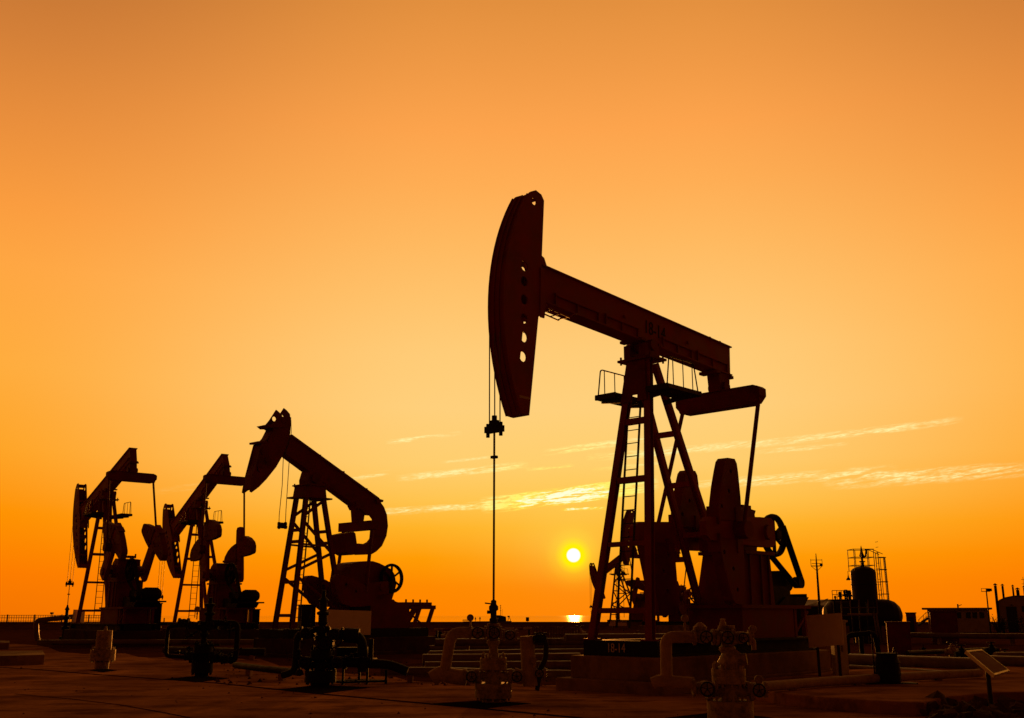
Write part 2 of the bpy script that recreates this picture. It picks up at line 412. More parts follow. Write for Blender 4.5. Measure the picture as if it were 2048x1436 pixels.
# seams of the concrete pad: shallow open joints filled with dark sealant
def seam(pts, w):
    P = [ground(*p) for p in pts]; mb = MB()
    for i in range(len(P) - 1):
        a, b_ = P[i], P[i + 1]; n = Vector((-(b_ - a).y, (b_ - a).x, 0)).normalized() * w / 2
        mb.add([(a - n) + Vector((0, 0, .004)), (b_ - n) + Vector((0, 0, .004)), (b_ + n) + Vector((0, 0, .004)), (a + n) + Vector((0, 0, .004))], [(0, 1, 2, 3)])
    return mb
for pts, w in ((((-40, 1333), (60, 1338), (205, 1350), (300, 1357), (430, 1366), (640, 1388), (850, 1407), (1160, 1436)), .16),
               (((30, 1388), (140, 1398), (240, 1410), (330, 1426), (380, 1436)), .05),):
    tag(obj('pavement_seam', seam(pts, w), 'seal_shade'), kind='structure')
# oily dirt beyond the concrete pad, its colour also darkened for the pipes' shadows
near_edge = [(-40, 1284), (75, 1290), (120, 1304), (250, 1309), (330, 1317), (520, 1320), (560, 1333), (860, 1362), (1112, 1368), (1180, 1335), (1690, 1353), (1960, 1343), (2600, 1342)]
rj = random.Random(11); fine = []
for (xa, ya), (xb, yb) in zip(near_edge, near_edge[1:]):
    n_ = max(2, int(abs(xb - xa) / 22)); fine += [(xa + (xb - xa) * k / n_, ya + (yb - ya) * k / n_ + rj.uniform(-3.2, 3.2)) for k in range(n_)]
pts = [tuple(ground(x, y).xy) for x, y in fine + [near_edge[-1]]] + [(130, 113.8), (-72, 113.8)]
tag(obj('shaded_dirt_bed', slab('shaded_dirt_bed', pts, .001, .005, 'dirt'), 'dirt'), kind='structure')
for pts in ([(855, 1408), (962, 1401), (1062, 1407), (965, 1418)], [(330, 1358), (400, 1352), (458, 1357), (392, 1365)], [(556, 1379), (640, 1370), (742, 1375), (640, 1388)], [(180, 1341), (205, 1337), (234, 1341), (206, 1345)], [(1330, 1436), (1440, 1424), (1580, 1440), (1470, 1470)]):  # flat dark sheets that paint contact shade and cellar pits around the well bases
    tag(obj('cellar_shade', slab('cellar_shade', [tuple(ground(x, y).xy) for x, y in pts], .001, .006, 'seal_shade'), 'seal_shade'), kind='structure')
# raised paving at the right with a worn front edge
fr = [ground(x, y) for x, y in ((1500, 1398), (1570, 1411), (1660, 1421), (1760, 1428), (1850, 1432))]
back = [ground(2200, 1405), ground(2300, 1352), ground(1960, 1345), ground(1700, 1356), ground(1500, 1380)]
mid = [ground(1900, 1418), ground(1985, 1409)]
pts = [(p.x, p.y) for p in fr + mid + back]
tag(obj('raised_pavement', slab('raised_pavement', pts, -.02, .20, 'ground'), 'ground', bevel=.03), kind='structure')
# broken edge of the paving
rb = MB(); rnd = random.Random(3)
for k in range(150):
    c = ground(rnd.uniform(1850, 2120), rnd.uniform(1418, 1450)); s_ = rnd.uniform(.05, .2) * (1.4 if k < 20 else 1)
    vs = [Vector((rnd.uniform(-1, 1), rnd.uniform(-1, 1), rnd.uniform(-.7, .9))).normalized() * s_ * rnd.uniform(.6, 1) for _ in range(12)]
    bm = bmesh.new(); [bm.verts.new(c + Vector((0, 0, s_ * .3)) + p) for p in vs]
    r = bmesh.ops.convex_hull(bm, input=bm.verts); bm.verts.index_update()
    used = sorted({v.index for f in bm.faces for v in f.verts}); ix = {u: i for i, u in enumerate(used)}; bm.verts.ensure_lookup_table()
    rb.add([bm.verts[u].co for u in used], [tuple(ix[v.index] for v in f.verts) for f in bm.faces]); bm.free()
tag(obj('rubble', rb, 'rubble'), kind='stuff', label='broken concrete rubble along the edge of the raised paving', cat='rubble')

gv = MB(); rnd = random.Random(8)
for k in range(900):
    t_ = rnd.random()
    if t_ < .55: c = ground(rnd.uniform(420, 1180), rnd.uniform(1296, 1372))
    elif t_ < .8: c = ground(rnd.uniform(1690, 2080), rnd.uniform(1296, 1350))
    else: c = ground(rnd.uniform(-20, 1400), rnd.uniform(1325, 1440))
    s_ = rnd.choice((.02, .03, .03, .05, .08)) * (1 if t_ < .8 else .5)
    p = [c + Vector((rnd.uniform(.6, 1) * s_ * cos(a), rnd.uniform(.6, 1) * s_ * sin(a), 0)) for a in (0, 1.3, 2.5, 3.8, 5.1)]; top = c + Vector((rnd.uniform(-.3, .3) * s_, rnd.uniform(-.3, .3) * s_, s_ * rnd.uniform(.5, 1)))
    gv.add(p + [top], [(i, (i + 1) % 5, 5) for i in range(5)])
tag(obj('debris', gv, 'rubble'), kind='stuff', label='small stones and debris scattered over the oily ground', cat='debris')

# ------------------------------------------------------------------ pumping units of the common kind
T0 = radians(3.1)
def rot2(a, h_, th): return (a * cos(th) - h_ * sin(th), a * sin(th) + h_ * cos(th))
LOBE = [(1.15, .2), (1.15, .75), (1.19, 1.3), (1.22, 1.5), (1.3, 1.6), (1.6, 1.6), (1.7, 1.52), (1.8, 1.3), (1.94, .95), (2.06, .55), (2.13, .2)]
BLUNT = [(1.15, .2), (1.1, 1.0), (1.08, 1.6), (1.14, 1.76), (1.26, 1.84), (1.75, 1.86), (1.86, 1.76), (2.1, .9), (2.3, .2)]
FAN = [(1.15, .2), (1.12, .9), (1.15, 1.5), (1.24, 1.6), (1.52, 1.62), (1.75, 1.5), (2.0, 1.15), (2.16, .75), (2.25, .3), (2.25, .2)]
def pump(loc, yaw, S, theta, crank, lobes, label, lobe_shape=LOBE, number=None, group='walking beam pumping units', ladder=True, lattice=False):
    root = empty('pumping_unit', loc, yaw, S); tag(root, label, 'oil pump', group)
    PU, PZ = 1.47, 7.4
    th = radians(theta)
    def bf(a, h_): x, z = rot2(a, h_, th); return (PU + x, PZ + z)
    def B3(a, v, h_): x, z = bf(a, h_); return (x, v, z)
    # skid
    mb = MB(); mb.box((.4, -.95, .69), (.62, .95, 1.0))
    for s in (-1, 1):
        mb.box((.62, s * .95 - (.3 if s > 0 else 0), .69), (7.0, s * .95 + (0 if s > 0 else .3), .74)); mb.box((.62, s * .95 - (.3 if s > 0 else 0), .95), (7.0, s * .95 + (0 if s > 0 else .3), 1.0))
        mb.box((.62, s * .8 - .02, .74), (7.0, s * .8 + .02, .95))
    for u in (1.6, 2.8, 4.2, 5.6, 6.85): mb.box((u, -.65, .7), (u + .15, .65, .96))
    sk = obj('skid', mb, 'black', root)
    if number:
        text('number_marking', number, .26, 'letter', sk, (.392, .08, .845), (pi / 2, 0, -pi / 2), cond=.8)
    # tower legs
    ft = [Vector((.6, v, 1.0)) for v in (.87, -.64)]; tp = [Vector((1.34, v, 7.06)) for v in (.16, -.27)]
    for a, b_ in zip(ft, tp):
        mb = MB().hbeam(a, b_, .155, .15, .02, (1, 0, 0)); mb.cbox((a.x, a.y, 1.015), (.3, .28, .03)); obj('front_leg', mb, 'red', root)
    rf = [Vector((4.05, s * .45, 1.72)) for s in (1, -1)]; rt = [Vector((1.62, s * .24, 7.0)) for s in (1, -1)]
    for a, b_ in zip(rf, rt):
        mb = MB().hbeam(a, b_, .13, .14, .02, (0, 1, 0)); obj('rear_leg', mb, 'red', root)
    def lerp(pr, qr, z): t = (z - pr.z) / (qr.z - pr.z); return pr + (qr - pr) * t
    for z, w in ((5.66, .13), (4.36, .13), (2.98, .1), (1.6, .11)):
        a, b_ = lerp(ft[0], tp[0], z), lerp(ft[1], tp[1], z); a.y -= .09; b_.y += .09
        obj('cross_brace', MB().bar(a, b_, .12, w), 'red', root)
    for z in (5.5, 4.4, 3.3):
        a, b_ = lerp(rf[0], rt[0], z), lerp(rf[1], rt[1], z); a.y -= .08; b_.y += .08
        obj('cross_brace', MB().bar(a, b_, .1, .12), 'red', root)
    if lattice:
        for i in (0, 1):
            for z0, z1 in ((6.2, 5.2), (4.0, 5.2), (4.0, 2.7), (1.6, 2.7)):
                obj('diagonal_brace', MB().bar(lerp(ft[i], tp[i], z1), lerp(rf[i], rt[i], z0), .1, .1), 'red', root)
        for z0, z1 in ((1.2, 2.98), (2.98, 4.36)): obj('diagonal_brace', MB().bar(lerp(ft[0], tp[0], z0), lerp(ft[1], tp[1], z1), .08, .1), 'red', root)
    mb = MB().prism([(-.36, 6.1), (-.1, 6.1), (-.1, 6.25), (.1, 6.25), (.1, 6.1), (.36, 6.1), (.25, 7.05), (-.25, 7.05)], -.015, .015)
    mb.move(lambda p: Vector((1.34 - (7.06 - p.z) * .122 - .1, p.x, p.z)) + Vector((0, p.y * 0, 0)) + Vector((p.y, 0, 0)))
    mb.cbox((1.47, 0, 7.08), (.62, .92, .05))
    for s in (-1, 1):
        for u in (1.22, 1.72): mb.path([(u, s * .4, 7.0), (u, s * .4, 7.18)], .025, 6)
    obj('tower_head', mb, 'darkred', root)
    mb = MB()
    mb.box((1.2, -.3, 7.11), (1.74, -.12, 7.42)); mb.box((1.2, .12, 7.11), (1.74, .3, 7.42)); mb.path([(1.47, -.36, 7.4), (1.47, .36, 7.4)], .13, 16)
    for a in (-.32, .32): x, z = bf(a, .07); mb.cbox((x, 0, z), (.16, .62, .06))
    obj('saddle_bearing', mb, 'darkred', root)
    # ladder up the front
    if ladder:
        mb = MB(); a, b_ = Vector((.82, .22, 1.25)), Vector((1.30, .1, 6.25)); wv = .17
        for s in (-1, 1): mb.bar(a + Vector((0, s * wv, 0)), b_ + Vector((0, s * wv, 0)), .025, .05, (1, 0, 0))
        nr = 17
        for k in range(nr): p = a + (b_ - a) * ((k + .4) / nr); mb.path([p - Vector((0, wv, 0)), p + Vector((0, wv, 0))], .011, 6)
        obj('ladder', mb, 'dark', root)
    # platforms with rails
    for s in (1, -1):
        mb = MB(); y0, y1 = s * .42, s * 1.0; u0, u1 = 1.02, 2.28
        for y in (y0, y1): mb.bar((u0, y, 6.3), (u1, y, 6.3), .04, .09)
        for u in (u0, u1): mb.bar((u, y0, 6.3), (u, y1, 6.3), .04, .12)
        k = u0 + .06
        while k < u1 - .05: mb.bar((k, y0, 6.31), (k, y1, 6.31), .01, .025); k += .1
        mb.bar((1.2, s * .2, 6.16), (1.2, s * .95, 6.24), .06, .1); mb.bar((1.95, s * .25, 6.16), (1.95, s * .95, 6.24), .06, .1)
        pl = obj('platform', mb, 'dark', root)
        mb = MB(); y = s * .95
        mb.pipe([(1.06, y, 6.34), (1.16, y, 6.98), (2.1, y, 6.98), (2.24, y, 6.34)], .016, .08, 6)
        for u in (1.3, 1.68, 2.04): mb.path([(u, y, 6.34), (u, y, 6.98)], .012, 6)
        obj('railing', mb, 'dark', pl)
    # beam
    mb = MB(); o = [(-3.62, .1), (3.44, .1), (3.44, .79), (-3.62, .83)]
    mb.prism(o, -.165, .165, fn=lambda p: bf(*p))
    for lo, hi in ((.07, .1), (.79, .82)):
        q = [(-3.62, lo + (.04 if lo > .5 else 0)), (3.47, lo), (3.47, hi), (-3.62, hi + (.04 if lo > .5 else 0))]
        mb.prism(q, -.21, .21, fn=lambda p: bf(*p))
    for a0, a1 in ((-3.2, -1.75), (-1.55, -.35), (.55, 1.75), (1.95, 3.3)):
        for s in (-1, 1):
            q = [bf(a0, .3), bf(a0, .36), bf(a1, .36), bf(a1, .3)]
            mb.prism(q, s * .165, s * .215); 
            for a in (a0 + .03, (a0 + a1) / 2, a1 - .03): mb.prism([(a - .012, .1), (a + .012, .1), (a + .012, .3), (a - .012, .3)], s * .165, s * .205, fn=lambda p: bf(*p))
    for a in (2.75, 3.2):
        x, z = bf(a, .86); mb.cbox((x, 0, z), (.06, .1, .14))
    for a in (-.85, 1.6):
        for s in (-1, 1): x, z = bf(a, .47); mb.path([(x, s * .16, z), (x, s * .2, z)], .04, 10)
    mb.path([B3(-3.6, -.21, -.02), B3(-2.75, -.21, -.06), B3(-2.6, -.21, .07)], .016, 6); mb.path([B3(-3.6, .1, -.02), B3(-2.75, .1, -.06), B3(-2.6, .1, .07)], .016, 6)
    for a in (-3.3, -3.0, -2.75): mb.path([B3(a, -.21, -.04), B3(a, .1, -.04)], .012, 6)
    bm_ = obj('walking_beam', mb, 'red', root)
    if number:
        x, z = bf(.28, .43)
        text('number_marking', number, .44, 'ink', bm_, (x, -.1685, z), (pi / 2, -th, 0), cond=.82)
    # horse head
    def hd(p): a, h_ = rot2(p[0], p[1], T0); return bf(a, h_)
    R = 4.7; arc = [(-R * cos(radians(t)), R * sin(radians(t))) for t in [31.3 - i * (31.3 + 26.9) / 22 for i in range(23)]]
    side_o = arc + [(-4.0, -2.14), (-3.66, .3), (-3.52, 2.44), (-3.6, 2.55), (-3.77, 2.6), (-3.93, 2.52)]
    hc = [(-4.11, 1.37), (-4.12, .87), (-4.13, .55), (-4.13, .17), (-4.14, -.22), (-4.14, -.6), (-4.17, -1.0)]
    near_h = [circle((-3.83, 2.33), .075)] + [circle(c, .1, 12, .105) for c in hc[1:]]
    far_h = [circle((-3.80, 2.33), .1), circle((-3.72, .98), .07, 10)] + [circle((c[0] + .06, c[1]), .13, 12, .13) for c in hc[1:]]
    mb = MB(); mb.prism(side_o, -.215, -.185, near_h, fn=hd); mb.prism(side_o, .185, .215, far_h, fn=hd)
    th_ = [hd(p) for p in arc]; inn = [hd((p[0] * .985, p[1] * .985)) for p in arc]
    mb.prism([*th_, *inn[::-1]], -.185, .185)
    outr = [hd((p[0] * 1.005, p[1] * 1.005)) for p in arc]
    for y in (-.205, -.07, .07, .205): mb.prism([*outr, *th_[::-1]], y - .012, y + .012)
    for a0, h0, a1, h1 in ((-3.75, -.05, -3.6, .85), (-4.05, 1.5, -3.7, 1.58), (-4.3, -.42, -3.9, -.36), (-4.4, -1.5, -4.0, -1.44)):
        mb.prism([(a0, h0), (a1, h0), (a1, h1), (a0, h1)], -.185, .185, fn=hd)
    mb.prism([(-4.2, -2.13), (-4.0, -2.14), (-3.985, -2.0), (-4.26, -2.0)], -.185, .185, fn=hd)
    mb.prism([(-3.93, 2.46), (-3.6, 2.45), (-3.62, 2.5), (-3.9, 2.51)], -.185, .185, fn=hd)
    mb.prism([(-3.66, .96), (-3.4, .93), (-3.34, 1.08), (-3.42, 1.24), (-3.66, 1.34)], -.12, .12, fn=hd)
    mb.prism([(-3.68, -.1), (-3.56, -.1), (-3.5, .2), (-3.55, .95), (-3.66, .95)], -.235, -.216, fn=hd)
    mb.prism([(-3.68, -.1), (-3.56, -.1), (-3.5, .2), (-3.55, .95), (-3.66, .95)], .216, .235, fn=hd)
    hh = obj('horse_head', mb, 'red', root)
    obj('pale_stripe', MB().prism([(-4.275, -1.83), (-4.0, -1.83), (-4.0, -1.78), (-4.28, -1.78)], -.2185, -.2155, fn=hd), 'white', hh)
    # wires, carrier bar and polished rod
    ux = PU - R - .045
    cz = 4.94 if theta < 0 else PZ - 4.95
    if theta > 10: cz = PZ - R * sin(th) - 2.75
    mb = MB()
    for y in (-.14, 0, .14): mb.path([(ux, y, PZ - .6 if theta < 0 else PZ + .2), (ux + .01, y, cz)], .012, 6)
    obj('bridle_cable', mb, 'cable', root)
    mb = MB(); mb.cbox((ux, 0, cz - .02), (.14, .4, .12)); mb.cbox((ux, 0, cz + .08), (.1, .16, .14)); mb.path([(ux, 0, cz + .1), (ux, 0, cz + .24)], .05, 10)
    for y in (-.17, .17): mb.path([(ux, y, cz - .16), (ux, y, cz + .1)], .035, 8)
    obj('carrier_bar', mb, 'black', root)
    pr = obj('polished_rod', MB().path([(ux, 0, cz), (ux, 0, 1.35)], .02, 8), 'steel', root)
    obj('rod_clamp', MB().cbox((ux, 0, cz - .55), (.08, .12, .05)), 'black', pr)
    # equalizer under the tail
    ex, ez = bf(3.18, -.28)
    mb = MB(); mb.prism([bf(2.9, .07), bf(3.4, .07), (ex + .2, ez - .12), (ex - .2, ez - .12)], -.17, .17); mb.path([(ex, -.24, ez), (ex, .24, ez)], .13, 14)
    x, z = bf(2.78, .02); mb.cbox((x, 0, z), (.2, .5, .07)); x, z = bf(3.45, .02); mb.cbox((x, 0, z), (.1, .44, .07))
    obj('equalizer_bearing', mb, 'darkred', root)
    qz = ez - .12
    mb = MB(); mb.add([], []); sec = [(-1.2, qz - .24), (-1.06, qz - .4), (1.06, qz - .4), (1.2, qz - .24), (1.2, qz - .06), (1.12, qz), (-1.12, qz), (-1.2, qz - .06)]
    mb.prism(sec, -.15, .15); mb.move(lambda p: Vector((ex + p.y, p.x, p.z)))
    mb.cbox((ex, 0, qz - .415), (.38, 2.0, .03)); mb.cbox((ex, 0, qz + .012), (.36, 2.1, .024))
    obj('equalizer', mb, 'darkred', root)
    # cranks, pitmans
    SU, SZ = 4.75, 3.38; ca = radians(crank)
    def cf(a, h_): return (SU + a * cos(ca) - h_ * sin(ca), SZ + a * sin(ca) + h_ * cos(ca))
    for i, s in enumerate((-1, 1)):
        px_, pz_ = cf(1.3, 0)
        mb = MB().path([(ex, s * 1.08, qz - .3), (px_, s * 1.2, pz_)], .05, 12); mb.path([(px_, s * 1.04, pz_), (px_, s * 1.34, pz_)], .2, 16); mb.path([(ex, s * .95, qz - .3), (ex, s * 1.15, qz - .3)], .1, 12)
        obj('pitman', mb, 'darkred', root)
        mb = MB().prism([(-.34, -.26), (-.2, -.34), (.3, -.34), (2.4, -.25), (2.54, -.15), (2.54, .15), (2.4, .25), (.3, .34), (-.2, .34), (-.34, .26)], s * .86, s * 1.04, fn=lambda p: cf(*p))
        x, z = cf(0, 0); mb.path([(x, s * .86, z), (x, s * 1.12, z)], .17, 18)
        mb.prism([(.5, -.2), (1.0, -.2), (1.0, .2), (.5, .2)], s * 1.04, s * 1.055, fn=lambda p: cf(*p))
        cr = obj('crank', mb, 'red', root)
        for sg, off in zip((1, -1), lobes[i]):
            shp = lobe_shape
            if isinstance(off, tuple): off, shp = off
            hol = [circle((off + 1.62, sg * .85), .05, 8), circle((off + 1.5, sg * 1.3), .05, 8), circle((off + 1.95, sg * .5), .05, 8)]
            mb = MB().prism([(a + off, h_ * sg) for a, h_ in shp], s * .95 - .13, s * .95 + .13, hol, fn=lambda p: cf(*p))
            for a in (1.4, 2.1): mb.prism([(off + a - .03, sg * .1), (off + a + .03, sg * .1), (off + a + .03, sg * .5), (off + a - .03, sg * .5)], s * .95 - .16, s * .95 + .16, fn=lambda p: cf(*p))
            obj('counterweight', mb, 'darkred', cr)
    # gearbox on its pedestal
    mb = MB(); mb.prism([(4.3, 2.98), (5.15, 2.98), (5.2, 3.2), (5.2, 3.6), (5.14, 3.85), (5.2, 3.95), (4.7, 4.0), (4.4, 3.8), (4.25, 3.4)], -.5, .55); mb.prism([(5.3, 3.2), (5.9, 3.2), (6.0, 3.3), (5.95, 3.52), (5.75, 3.6), (5.3, 3.66)], .05, .5)
    mb.prism([(4.9, 3.1), (5.15, 3.16), (5.3, 3.3), (5.27, 3.58), (4.9, 3.66)], -.56, -.5)
    mb.path([(4.75, -.68, 3.4), (4.75, .68, 3.4)], .3, 20); mb.path([(5.14, -.6, 3.4), (5.14, -.4, 3.4)], .13, 18); mb.path([(6.2, -.32, 3.43), (6.2, .3, 3.43)], .1, 12)
    mb.box((4.2, -.56, 3.3), (5.22, .6, 3.36)); mb.path([(4.75, -.88, 3.38), (4.75, .88, 3.38)], .12, 14); mb.cbox((5.3, 0, 4.06), (.4, .4, .1)); mb.path([(5.4, .2, 4.0), (5.4, .2, 4.2)], .04, 8)
    for k in range(8): mb.path([(4.4 + k * .17, -.54, 3.24), (4.4 + k * .17, -.54, 3.42)], .03, 6)
    obj('gearbox', mb, 'darkred', root)
    mb = MB(); mb.prism([(4.1, 1.72), (5.72, 1.72), (5.58, 2.98), (4.5, 2.98)], -.58, .58)
    for u in (4.6, 5.1, 5.45): mb.prism([(u, 1.72), (u + .05, 1.72), (u + .05, 2.9), (u, 2.9)], -.63, .63)
    mb.box((4.4, -.66, 2.9), (5.7, .66, 2.98))
    obj('gearbox_pedestal', mb, 'darkred', root)
    mb = MB(); mb.box((4.0, -.72, 1.0), (6.3, .72, 1.66)); mb.box((3.92, -.78, 1.66), (7.1, .78, 1.74))
    for u in (6.45, 6.95):
        for y in (-.65, .65): mb.bar((u, y, 1.0), (u, y, 1.66), .1, .1)
    mb.bar((6.4, -.66, 1.05), (7.1, -.66, 1.6), .06, .06)
    obj('sub_base', mb, 'darkred', root)
    # belt wheel, belt and motor
    wc = Vector((6.33, -.3, 3.43))
    mb = MB().torus(wc, .48, .055, 'y', 36, 8, .1); mb.path([wc - Vector((0, .16, 0)), wc + Vector((0, .2, 0))], .12, 16)
    for k in range(6):
        a = pi / 2 + k * pi / 3; mb.bar(wc, wc + Vector((cos(a) * .47, 0, sin(a) * .47)), .06, .07, (0, 1, 0))
    obj('belt_wheel', mb, 'black', root)
    mc = Vector((7.42, -.3, 2.31)); mb = MB(); dv = mc - wc; L_ = dv.length; bse = atan2(dv.z, dv.x); off = math.acos((.53 - .15) / L_)
    for sg in (1, -1):
        a = bse + sg * off; nrm = Vector((cos(a), 0, sin(a))); mb.bar(wc + nrm * .53, mc + nrm * .15, .17, .03, tuple(nrm))
    obj('drive_belt', mb, 'rubber', root)
    mb = MB(); mb.path([mc - Vector((0, .1, 0)), mc + Vector((0, .1, 0))], .145, 18); obj('motor_pulley', mb, 'black', root)
    mb = MB(); c = mc + Vector((-.1, .2, 0)); mb.path([c, c + Vector((0, .06, 0)), c + Vector((0, .1, 0)), c + Vector((0, .78, 0)), c + Vector((0, .88, 0))], [.2, .25, .27, .27, .2], 22)
    for k in range(16):
        a = 2 * pi * k / 16; mb.bar(c + Vector((cos(a) * .28, .15, sin(a) * .28)), c + Vector((cos(a) * .28, .74, sin(a) * .28)), .02, .05, (cos(a), 0, sin(a)))
    mb.cbox(c + Vector((-.32, .5, .12)), (.2, .25, .22)); mb.box((6.7, -.1, 1.95), (7.7, .95, 2.02)); mb.box((6.1, -.2, 2.2), (6.95, .6, 2.5))
    obj('motor', mb, 'black', root)
    mb = MB()
    for y in (-.4, .65): mb.prism([(6.1, 1.74), (7.4, 1.74), (7.65, 1.95), (6.5, 1.95)], y - .04, y + .04)
    mb.cbox((7.6, .1, 1.98), (.06, 1.0, .1)); mb.box((5.9, -.4, 1.74), (6.8, .6, 2.2))
    obj('motor_stand', mb, 'black', root)
    return root
M['darkconc'] = mat('dark_concrete', (.075, .04, .025), .9, var=.4, scale=2, stain=(.03, .015, .01))  # concrete in a darker tone for the left units' foundations
def foundation(loc, yaw, S, label, L=7.2, hw=1.15, top=.69, m='conc'):
    r = empty('concrete_foundation', loc, yaw, S); tag(r, label, 'foundation', 'concrete foundations under the pumping units')
    mb = MB().box((.2, -hw, .23), (L, hw, top)); obj('block', mb, m, r, .025)
    mb = MB().box((0, -hw - .03, -.1), (L + .3, hw + .25, .24)); obj('footing', mb, m, r, .03)
    return r
_o = ground(1240, 1387); _y = radians(46.5); _l = Vector((-sin(_y), cos(_y), 0))
FA = Frame(_o + _l * .3, _y)
pump(FA.o, _y, 1.0, -3.1, 181, ((0, 0), ((-.05, BLUNT), -1.25)), 'largest, nearest pumping unit, marked 18-14, its horse head high above the pale wellhead', number='18-14')
foundation(FA.o, _y, 1.0, 'stained concrete block under the largest pumping unit marked 18-14')
def pumpC(ox, oy, yaw, S, *a, **k):
    d = Vector((cos(yaw), sin(yaw), 0)); loc = Vector((ox, oy, 0)) - d * 1.47 * S
    pump(loc, yaw, S, *a, **k); return loc
yD = radians(-50.34); lD = pumpC(-22.57, 58.84, yD, 1.1, 20.4, 56, ((.1, .35), (.1, .35)), 'leftmost pumping unit with its tail raised and its cranks leaning right')
foundation(lD, yD, 1.1, 'dark concrete block under the leftmost pumping unit', m='darkconc')
yC = radians(-49.9); lC = pumpC(-18.8, 63.7, yC, 1.1, 28.5, 96, ((-.25, .55), (-.55, -.2)), 'second pumping unit from the left, tail raised steeply and fan shaped counterweights on upright cranks', lobe_shape=FAN)
foundation(lC, yC, 1.1, 'dark concrete block under the second pumping unit from the left', m='darkconc')
# the two far units of the same kind behind the big one
hp = at(1255, 1076, 90); yF = radians(46.5); lF = Vector((hp.x, hp.y, 0)) - Vector((cos(yF), sin(yF), 0)) * (-2.55)
pump(lF, yF, 1.0, -8.5, 200, ((0, 0), (0, 0)), 'far pumping unit whose upright horse head shows between the legs of the largest unit')
foundation(lF, yF, 1.0, 'concrete block of the far unit seen between the legs of the largest unit')
pE = at(1236, 1137, 128); yE = radians(-50)
lE = pumpC(pE.x, pE.y, yE, 1.0, 27, 70, ((0, .2), (0, .2)), 'smallest, farthest pumping unit with a braced tower, its horse head below the sun', lattice=True)
foundation(lE, yE, 1.0, 'concrete block of the farthest pumping unit near the sea wall')

